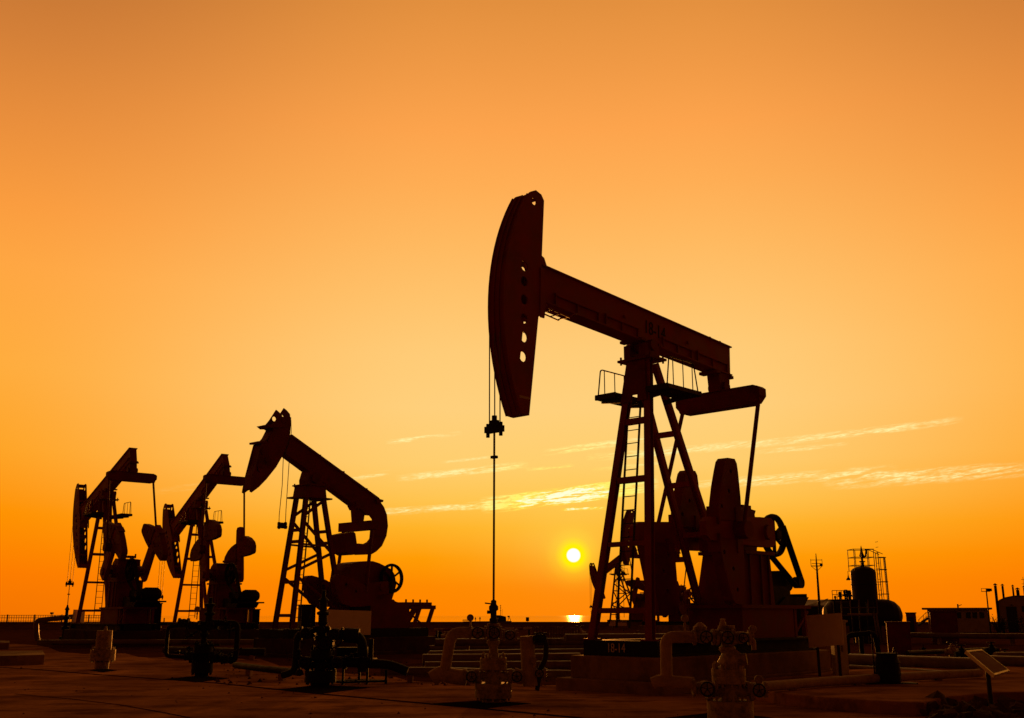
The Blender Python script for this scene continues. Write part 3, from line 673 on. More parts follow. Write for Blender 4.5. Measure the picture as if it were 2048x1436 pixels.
# ------------------------------------------------------------------ the unit with the turned horse head and curved tail
_yb = radians(47); _lb = Vector((-sin(_yb), cos(_yb), 0)); _c = ground(525, 1313)
FB = Frame(_c - _lb * .4, _yb)
def pump_turned():
    root = empty('pumping_unit', FB.o, FB.yaw)
    tag(root, 'pumping unit with its horse head turned aside and a curved counterweight tail', 'oil pump', 'walking beam pumping units')
    T = lambda pts, v=0.0: [FB.uz(x, y, v) for x, y in pts]
    def P(x, y, v): u, z = FB.uz(x, y, v); return Vector((u, v, z))
    # beam
    mb = MB().prism(T([(577, 871), (640, 917), (752, 998), (748, 1020), (727, 1030), (705, 1010), (640, 961), (566, 907)]), -.2, .2)
    for pts in ([(577, 870), (752, 997), (751, 1001), (576, 874)], [(566, 905), (705, 1007), (704, 1012), (565, 909)]): mb.prism(T(pts), -.24, .24)
    for x, y in ((637, 913), (684, 946), (730, 980)): u, z = FB.uz(x, y); mb.cbox((u, 0, z), (.12, .2, .14))
    mb.prism(T([(744, 997), (758, 1001), (757, 1005), (745, 1008)]), -.3, .3)
    obj('walking_beam', mb, 'darkred', root)
    # curved tail with the weight box
    mb = MB().prism(T([(750, 999), (757, 1003), (765, 1014), (771, 1030), (773, 1052), (770, 1072), (761, 1092), (750, 1103), (740, 1109), (712, 1110), (714, 1087), (727, 1088.5), (736, 1084), (744, 1074),
                       (747, 1063), (748, 1050), (746, 1038), (741, 1031), (727, 1030)]), -.1, .1)
    tail = obj('tail_arm', mb, 'darkred', root)
    mb = MB().prism(T([(662, 1070), (680, 1066)], .45) + T([(711, 1067), (714, 1088), (718, 1108), (704, 1110)], -.45) + T([(666, 1106)], .45), -.45, .45)
    obj('counterweight_box', mb, 'darkred', tail)
    # horse head, turned on its hinge so the curved face points away from the well
    o_ = [(555, 817), (563.5, 823), (568, 816), (574, 821), (580, 828), (581, 837), (578, 869), (566.5, 907), (560, 920), (549, 938), (533.5, 958), (518, 974), (503.5, 985), (493, 984), (487, 980.5), (492, 956), (500, 925),
         (510, 887), (508.5, 885.5), (522, 884.7), (536, 858), (528, 853.5), (541, 838)]
    o = [(568, 816), (574, 821), (580, 828), (581, 837), (578, 869), (566.5, 907), (560, 920), (549, 938), (533.5, 958), (518, 974), (503.5, 985), (500, 983), (505, 956), (513, 925), (523, 887), (535, 884), (548, 858), (541, 853.5), (554, 838)]
    big = [circle(FB.uz(x, y, -.28), r, 10) for x, y, r in ((564, 834.5, .1), (519, 938, .13))]
    mb = MB().prism(T(o, -.28), -.28, -.24, big); mb.prism(T(o, -.28), .24, .28, big)
    inn = [(566, 834), (576, 836), (574, 868), (563, 905), (546, 935), (530, 955), (516, 970), (503, 980), (493, 979), (498, 950), (508, 925), (515, 892), (530, 876), (546, 852)]
    mb.prism(T(inn), -.22, .22)
    for x, y in ((567.5, 839), (535, 920), (521, 938), (527, 903), (520, 930)):
        u, z = FB.uz(x, y, -.28); mb.path([(u, -.3, z), (u, -.27, z)], .12, 12)
    mb.prism(T([(523, 851), (560, 851), (560, 857), (530, 857)]), -.34, .34); mb.prism(T([(507, 884), (525, 884), (524, 888), (508, 888)]), -.3, .3)
    obj('horse_head', mb, 'darkred', root)
    a, b_ = P(567, 905, 0), P(558, 1045, 0); c, d = P(582, 840, 0), P(571, 1045, 0)
    mb = MB().path([a, P(564.5, 970, 0), P(558.5, 1030, 0), b_], .014, 6); obj('bridle_cable', mb, 'cable', root)
    mb = MB().path([c, P(582.5, 865, 0), P(578.5, 920, 0), P(572, 1020, 0), d], .014, 6); obj('bridle_cable', mb, 'cable', root)
    mb = MB().cbox(P(564.5, 1048, 0), (.34, .16, .1)); mb.cbox(P(564.5, 1054, 0), (.36, .16, .1)); mb.cbox(P(564.5, 1051, 0), (.2, .1, .14))
    for x in (558, 571): mb.path([P(x, 1044, 0), P(x, 1058, 0)], .05, 8)
    obj('carrier_bar', mb, 'black', root)
    # bearing, tower head
    mb = MB().prism(T([(612, 943), (640, 958), (637, 965), (633, 972), (607.5, 972), (607, 960)]), -.3, .3)
    u, z = FB.uz(622, 958); mb.path([(u, -.36, z), (u, .36, z)], .2, 18)
    obj('saddle_bearing', mb, 'darkred', root)
    tz = FB.uz(620, 972)[1]; mb = MB().cbox((FB.uz(620, 972)[0], 0, tz), (1.0, 1.0, .05)); u0 = FB.uz(620, 980)[0]
    mb.prism([(u0 - .5, tz - .5), (u0 + .5, tz - .5), (u0 + .42, tz), (u0 - .42, tz)], -.45, .45)
    for s in (-1, 1):
        for k in (-.45, .45): mb.path([(u0 + k, s * .42, tz - .06), (u0 + k, s * .42, tz + .08)], .03, 6)
        mb.cbox((u0 + s * .6, 0, tz - .5), (.3, 1.0, .06))
    obj('tower_head', mb, 'darkred', root)
    base = 1.02; u0 = FB.uz(620, 975)[0]
    ft = [Vector((u0 - .95, s * .55, base)) for s in (1, -1)]; tp = [Vector((u0 - .36, s * .3, tz - .1)) for s in (1, -1)]
    rf = [Vector((u0 + 1.5, s * .55, base)) for s in (1, -1)]; rt = [Vector((u0 + .36, s * .3, tz - .1)) for s in (1, -1)]
    def lerp(a, b, z): t = (z - a.z) / (b.z - a.z); return a + (b - a) * t
    for a, b_ in zip(ft, tp): obj('front_leg', MB().hbeam(a, b_, .16, .16, .02, (0, 1, 0)), 'darkred', root)
    for a, b_ in zip(rf, rt): obj('rear_leg', MB().hbeam(a, b_, .16, .16, .02, (0, 1, 0)), 'darkred', root)
    for z in (4.75, 4.3, 2.75, 1.5):
        for A_, B_ in ((ft, tp), (rf, rt)): obj('cross_brace', MB().bar(lerp(A_[0], B_[0], z), lerp(A_[1], B_[1], z), .1, .12), 'darkred', root)
    for i in (0, 1):
        for zf, zr in ((5.3, 5.95), (5.1, 3.9), (3.2, 3.9), (2.95, 1.6)):
            obj('diagonal_brace', MB().bar(lerp(ft[i], tp[i], zf), lerp(rf[i], rt[i], zr), .08, .1), 'darkred', root)
        obj('cross_brace', MB().bar(lerp(ft[i], tp[i], 4.2), lerp(rf[i], rt[i], 4.15), .07, .07), 'darkred', root)
    mb = MB(); a, b_ = Vector((u0 - .35, 0, 1.3)), Vector((u0 - .1, 0, tz - .4))
    for s in (-1, 1): mb.bar(a + Vector((0, s * .2, 0)), b_ + Vector((0, s * .2, 0)), .03, .05, (1, 0, 0))
    for k in range(15): p = a + (b_ - a) * ((k + .4) / 15); mb.path([p - Vector((0, .2, 0)), p + Vector((0, .2, 0))], .013, 6)
    obj('ladder', mb, 'dark', root)
    # equalizer and pitmans
    ue, ze = FB.uz(716, 1052); mb = MB().box((ue - .2, -1.05, ze - .2), (ue + .2, 1.05, ze + .16)); obj('equalizer', mb, 'darkred', root)
    mb = MB().prism(T([(705, 1005), (726, 1020), (722, 1046), (708, 1046)]), -.16, .16); mb.path([P(716, 1030, -.26), P(716, 1030, .26)], .16, 14)
    mb.prism(T([(703, 1003), (712, 1012), (708, 1020), (704, 1012)]), -.3, .3); obj('equalizer_bearing', mb, 'darkred', root)
    pinu, pinz = FB.uz(700, 1185)
    for s in (-1, 1):
        obj('pitman', MB().path([(ue, s * .92, ze), (pinu, s * 1.0, pinz)], .075, 10), 'darkred', root)
    su, sz = FB.uz(735, 1175)
    for s in (-1, 1):
        mb = MB().bar((su + .3, s * .9, sz), (su - 2.1, s * .9, sz - .25), .16, .5, (0, 0, 1)); mb.path([(su, s * .8, sz), (su, s * 1.02, sz)], .17, 16)
        cr = obj('crank', mb, 'darkred', root)
        sh = T([(607, 1163), (608.5, 1156), (613, 1152), (620, 1151), (634, 1155), (648, 1160), (668, 1172), (690, 1192), (692, 1210), (660, 1214), (640, 1214), (622, 1207), (612, 1190)], .92)
        mb = MB().prism(sh, s * .92 - .14, s * .92 + .14, [circle((sh[0][0] + .6, sh[0][1] - .15), .06, 8), circle((sh[0][0] + 1.1, sh[0][1] - .4), .06, 8)]); obj('counterweight', mb, 'darkred', cr)
    o = [(678, 1141), (688, 1128), (700, 1124.5), (716, 1123), (730, 1123), (743, 1127), (767, 1139), (774, 1150), (777, 1170), (772, 1188), (768, 1200), (690, 1200), (674, 1170)]
    mb = MB().prism(T(o), -.5, .5)
    for x, y in ((690, 1140), (740, 1150), (760, 1165)): u, z = FB.uz(x, y, -.5); mb.path([(u, -.56, z), (u, -.5, z)], .14, 12)
    mb.box((FB.uz(674, 1170)[0], -.55, sz - .1), (FB.uz(775, 1170)[0], .55, sz - .04))
    obj('gearbox', mb, 'darkred', root)
    mb = MB().prism(T([(690, 1199), (768, 1199), (772, 1203), (788, 1208), (800, 1212), (800, 1262), (660, 1255), (668, 1225)]), -.6, .6); obj('gearbox_pedestal', mb, 'darkred', root)
    wu, wz = FB.uz(781, 1157, -.55); wc = Vector((wu, -.62, wz))
    mb = MB().torus(wc, .55, .06, 'y', 32, 8, .1); mb.path([wc - Vector((0, .12, 0)), wc + Vector((0, .2, 0))], .1, 12)
    for k in range(6): a = pi / 2 + k * pi / 3; mb.bar(wc, wc + Vector((cos(a) * .49, 0, sin(a) * .54)), .06, .07, (0, 1, 0))
    obj('belt_wheel', mb, 'black', root)
    # slide frame whose motor has been taken off
    f0 = [FB.uz(x, y) for x, y in ((799, 1203), (848, 1205), (856, 1211), (845, 1248))]
    mb = MB().box((f0[0][0], -.5, f0[1][1] - .16), (f0[1][0], .5, f0[1][1]))
    for k in range(4): u = f0[0][0] + .1 + k * (f0[1][0] - f0[0][0] - .2) / 3; mb.path([(u, -.3, f0[1][1]), (u, -.3, f0[1][1] + .12)], .04, 6)
    u1 = f0[2][0]; z1 = f0[2][1]
    mb.box((f0[0][0] + .2, -.5, z1 - .16), (u1, -.35, z1)); mb.box((f0[0][0] + .2, .35, z1 - .16), (u1, .5, z1))
    for y in (-.42, .42):
        mb.bar((u1 - .1, y, z1 - .1), (u1 - .45, y, 1.0), .12, .14); mb.bar((u1 - 1.1, y, z1 - .1), (u1 - 1.75, y, 1.0), .12, .22); mb.bar((u1 - 1.6, y, z1 - .2), (u1 - .5, y, 1.0), .06, .06)
    obj('motor_slide_frame', mb, 'darkred', root)
    mb = MB()
    for s in (-1, 1): mb.box((.15, s * .95 - (.3 if s > 0 else 0), .66), (7.2, s * .95 + (0 if s > 0 else .3), 1.0))
    for u in (.15, 2.0, 4.0, 5.5, 6.9): mb.box((u, -.65, .68), (u + .3, .65, .98))
    obj('skid', mb, 'black', root)
    mb = MB().box((3.2, -1.0, .95), (4.0, -.7, 1.9)); mb.box((3.1, -1.05, 1.9), (4.1, -.65, 1.95)); obj('switch_box', mb, 'black', root)
    return root
pump_turned()
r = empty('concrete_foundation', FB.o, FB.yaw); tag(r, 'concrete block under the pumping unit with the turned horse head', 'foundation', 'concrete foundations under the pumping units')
obj('block', MB().box((.02, -1.25, .12), (7.4, 1.1, .66)), 'darkconc', r, .03); obj('footing', MB().box((-.2, -1.45, -.1), (7.6, 1.3, .13)), 'darkconc', r, .03)

# ------------------------------------------------------------------ blank sign boards
def board(name, label, px, Y, th=.03, group='blank sign boards', posts=True, down=None):
    """four pixel corners -> a flat board standing at distance Y (scalar or one per corner), with its own posts"""
    Ys = Y if isinstance(Y, (list, tuple)) else [Y] * 4
    c = [at(x, y, d) for (x, y), d in zip(px, Ys)]
    n = (c[1] - c[0]).cross(c[3] - c[0]).normalized()
    if n.y > 0: n = -n
    root = empty(name, ((c[2] + c[3]) / 2).xy.to_3d()); tag(root, label, 'sign', group)
    o = root.location
    mb = MB().add([p - o for p in c] + [p - n * th - o for p in c], [(0, 1, 2, 3), (7, 6, 5, 4), (0, 4, 5, 1), (1, 5, 6, 2), (2, 6, 7, 3), (3, 7, 4, 0)])
    obj('panel', mb, 'sign', root)
    if posts:
        for t in (.2, .8):
            mb = MB()
            a = c[0].lerp(c[1], t) - n * (th + .03) - o; b_ = c[3].lerp(c[2], t) - n * (th + .03) - o
            mb.bar(a, (b_.x, b_.y, 0 if down is None else down), .05, .05, (0, 1, 0))
            obj('post', mb, 'dark', root)
    return root
board('blank_sign', 'wide blank brown sign in front of the unit with the turned horse head', [(656, 1219), (743, 1222), (741, 1270), (652, 1266)], [40.0, 41.4, 41.4, 40.0])
board('blank_sign', 'large square blank sign beside the largest pumping unit at the pale cabinet', [(1612, 1231), (1681, 1226), (1686.5, 1289), (1618, 1296)], [24.4, 23.0, 23.0, 24.4])
board('blank_sign', 'small upright blank sign on the leftmost pumping unit', [(148, 1219), (170.5, 1220), (167.5, 1251), (143.5, 1250)], [59.0, 60.0, 60.0, 59.0], down=.8)
board('blank_sign', 'tiny pale blank sign under the farthest pumping unit', [(1221, 1242.5), (1253, 1242.5), (1254, 1252), (1218, 1252)], 105)

# solar panel on a post, right foreground
c = [at(x, y, d) for (x, y), d in zip([(1932, 1301), (1963, 1298), (2020, 1341), (1990, 1350)], [16.6, 17.6, 17.0, 16.0])]
root = empty('solar_panel', (6.95, 16.75, 0)); tag(root, 'tilted panel in a pale metal frame on a dark post at the right', 'solar panel')
o = root.location; n = (c[1] - c[0]).cross(c[3] - c[0]).normalized(); n = n if n.z > 0 else -n
def quad_ring(c, k): m = sum(c, Vector()) / 4; return [p.lerp(m, k) for p in c]
e = [(c[1] - c[0]).normalized() * .04, (c[3] - c[0]).normalized() * .04]
inn = [c[0] + e[0] + e[1], c[1] - e[0] + e[1], c[2] - e[0] - e[1], c[3] + e[0] - e[1]]
mb = MB(); lo = [p - n * .05 for p in c]
mb.add([p - o for p in c + inn + lo], [(0, 1, 5, 4), (1, 2, 6, 5), (2, 3, 7, 6), (3, 0, 4, 7), (0, 8, 9, 1), (1, 9, 10, 2), (2, 10, 11, 3), (3, 11, 8, 0), (8, 11, 10, 9)])
obj('frame', mb, 'frame', root)
obj('panel_face', MB().add([p - n * .006 - o for p in inn], [(0, 1, 2, 3)]), 'panel', root)
m_ = sum(c, Vector()) / 4
mb = MB().path([(m_.x - o.x, m_.y - o.y + .05, m_.z - .09), (m_.x - o.x + .0, m_.y - o.y + .05, -.02)], .035, 10); mb.bar((m_.x - o.x - .12, m_.y - o.y + .05, m_.z - .06), (m_.x - o.x + .12, m_.y - o.y + .05, m_.z - .1), .06, .06)
obj('post', mb, 'dark', root)

# ------------------------------------------------------------------ wellheads
def handwheel(parent, c, r, m='dark', axis='y', stem=None):
    c = Vector(c); mb = MB().torus(c, r, r * .13, axis, 20, 6)
    for k in range(5):
        a = 2 * pi * k / 5 + .3
        e = {'y': Vector((cos(a), 0, sin(a))), 'z': Vector((cos(a), sin(a), 0)), 'x': Vector((0, cos(a), sin(a)))}[axis]
        mb.bar(c, c + e * r, r * .13, r * .13, (0, 1, 0) if axis == 'y' else (0, 0, 1))
    if stem: mb.path([c, Vector(stem)], r * .17, 8)
    return obj('handwheel', mb, m, parent)
def gauge(parent, c, base, r=.06):
    c = Vector(c); mb = MB().path([c - Vector((0, .03, 0)), c + Vector((0, .03, 0))], r, 18); mb.torus(c - Vector((0, .03, 0)), r * .93, .008, 'y', 18, 5)
    mb.path([c - Vector((0, 0, r)), Vector(base)], .014, 8); mb.cbox(c - Vector((0, 0, r + .04)), (.035, .035, .05))
    return obj('pressure_gauge', mb, 'valve', parent)
def gate_valve(parent, c, L, r, m, wheel='y', wr=.1, up=False):
    wr *= .85
    """gate valve on a run along x: flanged ends, bonnet and handwheel"""
    c = Vector(c); mb = MB()
    mb.lathe([(0, -L / 2), (r * 1.5, -L / 2), (r * 1.5, -L / 2 + .035), (r * .9, -L / 2 + .04), (r * 1.15, -L * .18), (r * 1.3, 0), (r * 1.15, L * .18), (r * .9, L / 2 - .04), (r * 1.5, L / 2 - .035), (r * 1.5, L / 2), (0, L / 2)], c, 16, 'x')
    for x in (-L / 2 - .012, L / 2 - .03): bolts(mb, c + Vector((x, 0, 0)), r * 1.28, 8, .012, .05, 'x')
    if up: mb.lathe([(r * .9, 0), (r * .8, r * 1.2), (r * 1.15, r * 1.25), (r * 1.15, r * 1.6), (r * .5, r * 1.9), (r * .35, r * 2.6), (0, r * 2.65)], c, 14)
    else: mb.lathe([(r * .9, 0), (r * .8, -r * 1.2), (r * 1.15, -r * 1.25), (r * 1.15, -r * 1.55), (r * .4, -r * 1.8), (r * .3, -r * 2.6), (0, -r * 2.65)], c, 14, 'y')
    v = obj('gate_valve', mb, m, parent)
    if up: handwheel(v, c + Vector((0, 0, r * 2.7)), wr, 'dark', 'z')
    else: handwheel(v, c + Vector((0, -r * 2.7, 0)), wr, 'dark', 'y')
    return v
def flange_pair(mb, z, r, h, n=14):
    mb.lathe([(0, z), (r, z), (r, z + h * .46), (r * .97, z + h * .47), (r * .97, z + h * .53), (r, z + h * .54), (r, z + h), (0, z + h)], (0, 0, 0), 32)
    bolts(mb, (0, 0, z - .05), r * .86, n, .02, h + .12)
def tree_stack(root, m, big=.33, k=1.0):
    """casing flange, spool, tubing flange and cross: one after another up the well"""
    mb = MB(); mb.lathe([(0, 0), (big * .62, 0), (big * .62, .08), (0, .08)], (0, 0, 0), 24); flange_pair(mb, .08, big, .25); obj('casing_flange', mb, m, root)
    mb = MB().lathe([(.15, .33), (.12, .37), (.11, .5), (.15, .56)], (0, 0, 0), 24); mb.path([(-.3, 0, .45), (.3, 0, .45)], .075, 14)
    for s in (-1, 1): mb.lathe([(0, -.025), (.13, -.025), (.13, .025), (0, .025)], (s * .3, 0, .45), 16, 'x'); bolts(mb, (s * .3 - .04, 0, .45), .11, 8, .012, .08, 'x')
    obj('casing_spool', mb, m, root)
    mb = MB(); flange_pair(mb, .56, .24, .2, 10); obj('tubing_flange', mb, m, root)
    mb = MB().lathe([(.2, .76), (.16, .78), (.085, .82), (.075, .95), (.12, 1.02), (.12, 1.06), (.085, 1.08), (.085, 1.3), (.12, 1.32), (.12, 1.36), (0, 1.36)], (0, 0, 0), 20)
    mb.path([(-.16, 0, 1.2), (.16, 0, 1.2)], .075, 14); mb.path([(0, -.14, 1.2), (0, .14, 1.2)], .075, 14); bolts(mb, (0, 0, .74), .19, 8, .016, .12)
    obj('christmas_tree', mb, m, root)

# the pumped well under the largest unit
wx = FA.P(1.47 - 4.745, 0, 0)
w1 = empty('wellhead', wx); tag(w1, 'pale wellhead the polished rod of the largest unit drops into', 'wellhead', 'wellheads on the pad')
tree_stack(w1, 'valve')
gate_valve(w1, (-.38, -.03, .45), .28, .085, 'valve', wr=.1); gate_valve(w1, (.42, 0, .45), .24, .085, 'valve', wr=.1)
gate_valve(w1, (-.28, 0, 1.2), .3, .08, 'valve', wr=.11); gate_valve(w1, (.02, -.1, 1.2), .26, .08, 'valve', wr=.11); gate_valve(w1, (.3, 0, 1.16), .26, .07, 'valve', wr=.09)
obj('flow_pipe', MB().pipe([(-.42, 0, 1.2), (-.76, 0, 1.2), (-.88, 0, .48)], .1, .16, 14), 'wrap', w1)
mb = MB().pipe([(-1.1, .05, .40), (-.95, .05, .50), (-.72, 0, .44), (-.48, 0, .42)], .135, .2, 14); obj('flow_elbow', mb, 'wrap', w1)
mb = MB().path([(.66, 0, .28), (.64, 0, .5), (.6, 0, 1.14)], [.14, .135, .125], 16); mb.path([(.36, 0, .5), (.62, 0, .42)], .1, 12); obj('filter_pot', mb, 'wrap', w1)
gate_valve(w1, (.84, 0, 1.1), .2, .07, 'dark', wr=.12); gate_valve(w1, (.82, 0, .5), .24, .06, 'valve', wr=.08)
mb = MB().pipe([(.68, 0, 1.1), (.95, 0, 1.06), (.94, 0, .75), (.8, 0, .5)], .05, .08, 10); mb.path([(.78, 0, .2), (.86, 0, .62)], .04, 8); obj('side_pipe', mb, 'dark', w1)
gauge(w1, (-.42, -.02, 1.46), (-.42, 0, 1.22)); gauge(w1, (.72, -.12, .72), (.72, -.05, .52), .05)
mb = MB().lathe([(.075, 1.36), (.075, 1.44), (.055, 1.46), (.055, 1.58), (.085, 1.6), (.085, 1.66), (.05, 1.7), (.05, 1.76), (.02, 1.78)], (0, 0, 0), 16)
mb.path([(0, 0, 1.7), (-.16, 0, 1.72)], .014, 6); mb.path([(-.04, 0, 1.56), (-.12, 0, 1.56)], .03, 8); obj('stuffing_box', mb, 'dark', w1)
# well in the right foreground
p = ground(1462, 1450); w2 = empty('wellhead', p); tag(w2, 'pale speckled wellhead in the foreground, in front of the largest unit', 'wellhead', 'wellheads on the pad')
tree_stack(w2, 'valve', .325)
mb = MB().path([(.02, 0, .78), (.08, -.02, .92), (.14, -.02, 1.0)], [.19, .17, .1], 16); mb.path([(.1, -.1, .88), (.24, -.14, .9)], .085, 14); obj('bonnet_body', mb, 'valve', w2)
gate_valve(w2, (-.34, -.05, 1.2), .3, .075, 'valve', wr=.1); gate_valve(w2, (-.05, -.12, 1.2), .26, .075, 'valve', wr=.1); gate_valve(w2, (.2, 0, 1.19), .28, .07, 'valve', up=False, wr=.08)
gate_valve(w2, (-.36, -.05, .5), .34, .08, 'valve', wr=.11); gate_valve(w2, (.38, 0, .48), .28, .075, 'valve', wr=.1)
mb = MB().lathe([(.07, 1.26), (.09, 1.3), (.06, 1.36), (.035, 1.42), (.04, 1.45), (0, 1.46)], (-.05, 0, 0), 14); mb.lathe([(.05, 1.25), (.1, 1.3), (.1, 1.34), (.03, 1.4), (0, 1.41)], (-.38, 0, 0), 14); obj('bonnet_cap', mb, 'valve', w2)
obj('flow_pipe', MB().pipe([(-.48, 0, 1.2), (-.88, 0, 1.2), (-.88, .02, .62)], .085, .13, 14), 'wrap', w2)
mb = MB().pipe([(-1.08, .05, .56), (-.98, .02, .6), (-.5, 0, .56)], .085, .12, 14); obj('flow_elbow', mb, 'wrap', w2)
gauge(w2, (.37, -.02, 1.31), (.36, 0, 1.16), .05); gauge(w2, (.41, -.05, .62), (.4, 0, .5), .055); gauge(w2, (-.6, -.02, 1.46), (-.6, 0, 1.25), .05)
obj('drain_pipe', MB().pipe([(.3, 0, 1.16), (.38, 0, 1.16), (.38, 0, 1.02)], .035, .04, 10), 'valve', w2)
# dark wells at the left
p = ground(403, 1352); w3 = empty('wellhead', p); tag(w3, 'black wellhead on the left with pipes looping down at both sides', 'wellhead', 'wellheads on the pad')
tree_stack(w3, 'black', .27)
for z, x in ((.5, -.3), (.5, .3), (1.25, -.3), (1.25, .2)): gate_valve(w3, (x, 0, z), .3, .08, 'black', wr=.11)
gate_valve(w3, (-.55, 0, 1.32), .26, .08, 'black', wr=.1); 
mb = MB().lathe([(.1, 1.34), (.1, 1.5), (.14, 1.53), (.14, 1.57), (.08, 1.6), (.09, 1.72), (.15, 1.75), (.15, 1.79), (.06, 1.82), (.05, 1.95), (0, 1.96)], (.1, 0, 0), 14); obj('stuffing_box', mb, 'black', w3)
obj('flow_pipe', MB().pipe([(-.4, 0, 1.28), (-.95, 0, 1.22), (-.95, 0, .5), (-.3, 0, .45)], .05, .1, 10), 'black', w3)
obj('flow_pipe', MB().pipe([(.2, 0, 1.32), (.85, 0, 1.3), (.85, 0, .38), (.2, 0, .42)], .075, .14, 12), 'black', w3)
gauge(w3, (-.22, 0, 1.66), (-.22, 0, 1.4), .07)
gate_valve(w3, (.62, 0, .42), .26, .09, 'black', wr=.12)
p = ground(640, 1372); w4 = empty('wellhead', p); tag(w4, 'bulky black wellhead standing in front of the wide blank sign', 'wellhead', 'wellheads on the pad')
tree_stack(w4, 'black', .34)
for z, x in ((.5, -.32), (.5, .4), (1.12, -.32), (1.1, .3), (.9, .1)): gate_valve(w4, (x, 0, z), .32, .1, 'black', wr=.13)
mb = MB().lathe([(.1, 1.34), (.1, 1.5), (.14, 1.53), (.14, 1.57), (.08, 1.6), (.09, 1.8), (.13, 1.83), (.05, 1.9), (.04, 2.05), (0, 2.06)], (0, 0, 0), 14); obj('stuffing_box', mb, 'black', w4)
obj('flow_pipe', MB().pipe([(-.3, 0, 1.12), (-.55, 0, 1.1), (-.57, 0, .3), (-.85, 0, .22)], .075, .16, 12), 'black', w4)
mb = MB().pipe([(.3, 0, 1.1), (.84, 0, 1.06), (.92, 0, .75), (.92, 0, .3)], .11, .2, 12); mb.path([(.5, 0, 1.08), (.82, 0, 1.06)], .16, 16); obj('flow_pipe', mb, 'black', w4)
mb = MB().pipe([(.45, 0, .5), (1.5, .1, .45), (1.9, .1, .3)], .1, .2, 12); obj('flow_pipe', mb, 'black', w4)
for x in (.85, 1.1): obj('small_standpipe', MB().path([(x, -.05, .5), (x, -.05, 1.0)], .05, 10), 'black', w4)
rw = random.Random(4)
for w_, n_ in ((w3, 9), (w4, 12)):
    for k in range(n_):
        a = Vector((rw.uniform(-.75, .8), rw.uniform(-.25, .1), rw.uniform(.3, 1.3))); d_ = rw.choice([Vector((1, 0, 0)), Vector((0, 0, 1)), Vector((.7, 0, .4))]) * rw.uniform(.15, .45)
        obj('small_fitting', MB().path([a, a + d_ * .45, a + d_ * .45, a + d_ * .6, a + d_ * .6, a + d_], [.022, .022, .05, .05, .022, .022], 8).path([a + d_ * .5, a + d_ * .5 + Vector((0, -.12, .03))], .015, 6), 'black', w_)
    for k in range(3):
        a = Vector((rw.uniform(-.8, .2), -.15, rw.uniform(.5, 1.2))); pts = [a + Vector((t * rw.uniform(.5, .7), -.05 * t, -.5 * t * (1.6 - t) - .1 * sin(3 * t))) for t in (0, .25, .5, .75, 1, 1.25)]
        obj('hose', MB().path(pts, .018, 7), 'rubber', w_)
# steel stand beside it
st = empty('steel_stand', ground(705, 1368)); tag(st, 'low black steel stand on thin legs beside the bulky black wellhead', 'stand')
for x, y in ((-.45, 0), (-.18, -.25), (.12, .2), (.34, -.1), (.74, .1)): obj('leg', MB().bar((x, y, 0), (x, y, .5 if x < .7 else .3), .05, .05), 'black', st)
mb = MB().bar((-.45, 0, .06), (-.18, -.25, .05), .05, .05); mb.bar((-.18, -.25, .05), (.34, -.1, .06), .05, .05); mb.bar((.34, -.1, .06), (.76, .1, .06), .05, .05); mb.bar((-.45, 0, .06), (.12, .2, .07), .05, .05); mb.bar((.12, .2, .07), (.76, .1, .06), .05, .05); obj('foot_rail', mb, 'black', st)
mb = MB().box((-.5, -.3, .5), (.5, .3, .56)); mb.box((-.35, -.2, .56), (.3, .2, .8)); obj('tray', mb, 'black', st)
# capped casing at the left
p = ground(203, 1338); r = empty('capped_casing', p); tag(r, 'pale capped casing stub with a flange and a square head, left foreground', 'wellhead')
mb = MB(); mb.lathe([(0, -.02), (.19, -.02), (.2, .2), (.2, .28)], (0, 0, 0), 24); obj('casing_pipe', mb, 'valve', r)
mb = MB(); flange_pair(mb, .24, .35, .3, 16); obj('flange', mb, 'valve', r)
mb = MB().lathe([(.22, .54), (.225, .6), (.215, 1.08), (.0, 1.08)], (0, 0, 0), 28); mb.lathe([(.05, 1.08), (.05, 1.12), (.03, 1.14), (.035, 1.19), (0, 1.2)], (.02, 0, 0), 12); mb.path([(-.08, -.23, .86), (-.08, -.18, .86)], .04, 10); obj('cap', mb, 'valve', r)

# ------------------------------------------------------------------ pipes along the ground
def run(label, pts, r, m='pipe', z=None, supports=True, group='pipes laid across the pad', name='pipe'):
    z = r + .14 if z is None else z
    P_ = [ground(x, y, z) if not isinstance(y, tuple) else at(x, y[0], y[1]) for x, y in pts]
    c = P_[len(P_) // 2].copy(); c.z = 0
    root = empty(name, c); tag(root, label, 'pipe', group)
    obj('pipe_body', MB().pipe([p - c for p in P_], r, max(.25, r * 2), 12), m, root)
    if supports:
        for i in range(len(P_) - 1):
            a, b_ = P_[i], P_[i + 1]; n_ = max(1, int((b_ - a).length / 3.2))
            if abs(b_.z - a.z) > .4: continue
            for k in range(n_):
                q = a.lerp(b_, (k + .5) / n_) - c
                obj('support', MB().box((q.x - .06, q.y - .14, -.01), (q.x + .06, q.y + .14, q.z - r * .8)), 'conc', root)
    return root
run('long pipe nearest behind the pale wellhead, ending at the concrete block', [(762, 1343), (880, 1343), (1000, 1347), (1160, 1350)], .10)
run('pipe second nearest behind the pale wellhead, brightly lit along its top', [(850, 1332), (1000, 1331), (1150, 1330)], .11)
run('thick pipe third from the front behind the pale wellhead', [(845, 1319), (1000, 1318), (1160, 1316)], .15)
run('pipe fourth from the front, between the curved tail unit and the concrete block', [(858, 1309), (1000, 1306), (1170, 1304)], .12)
run('thin pipe just below the slatted boards', [(858, 1296), (1000, 1294), (1200, 1292)], .10)
run('pipe on short legs behind the slatted boards, left of the front legs', [(870, 1285), (1000, 1284), (1178, 1283)], .14, z=.5)
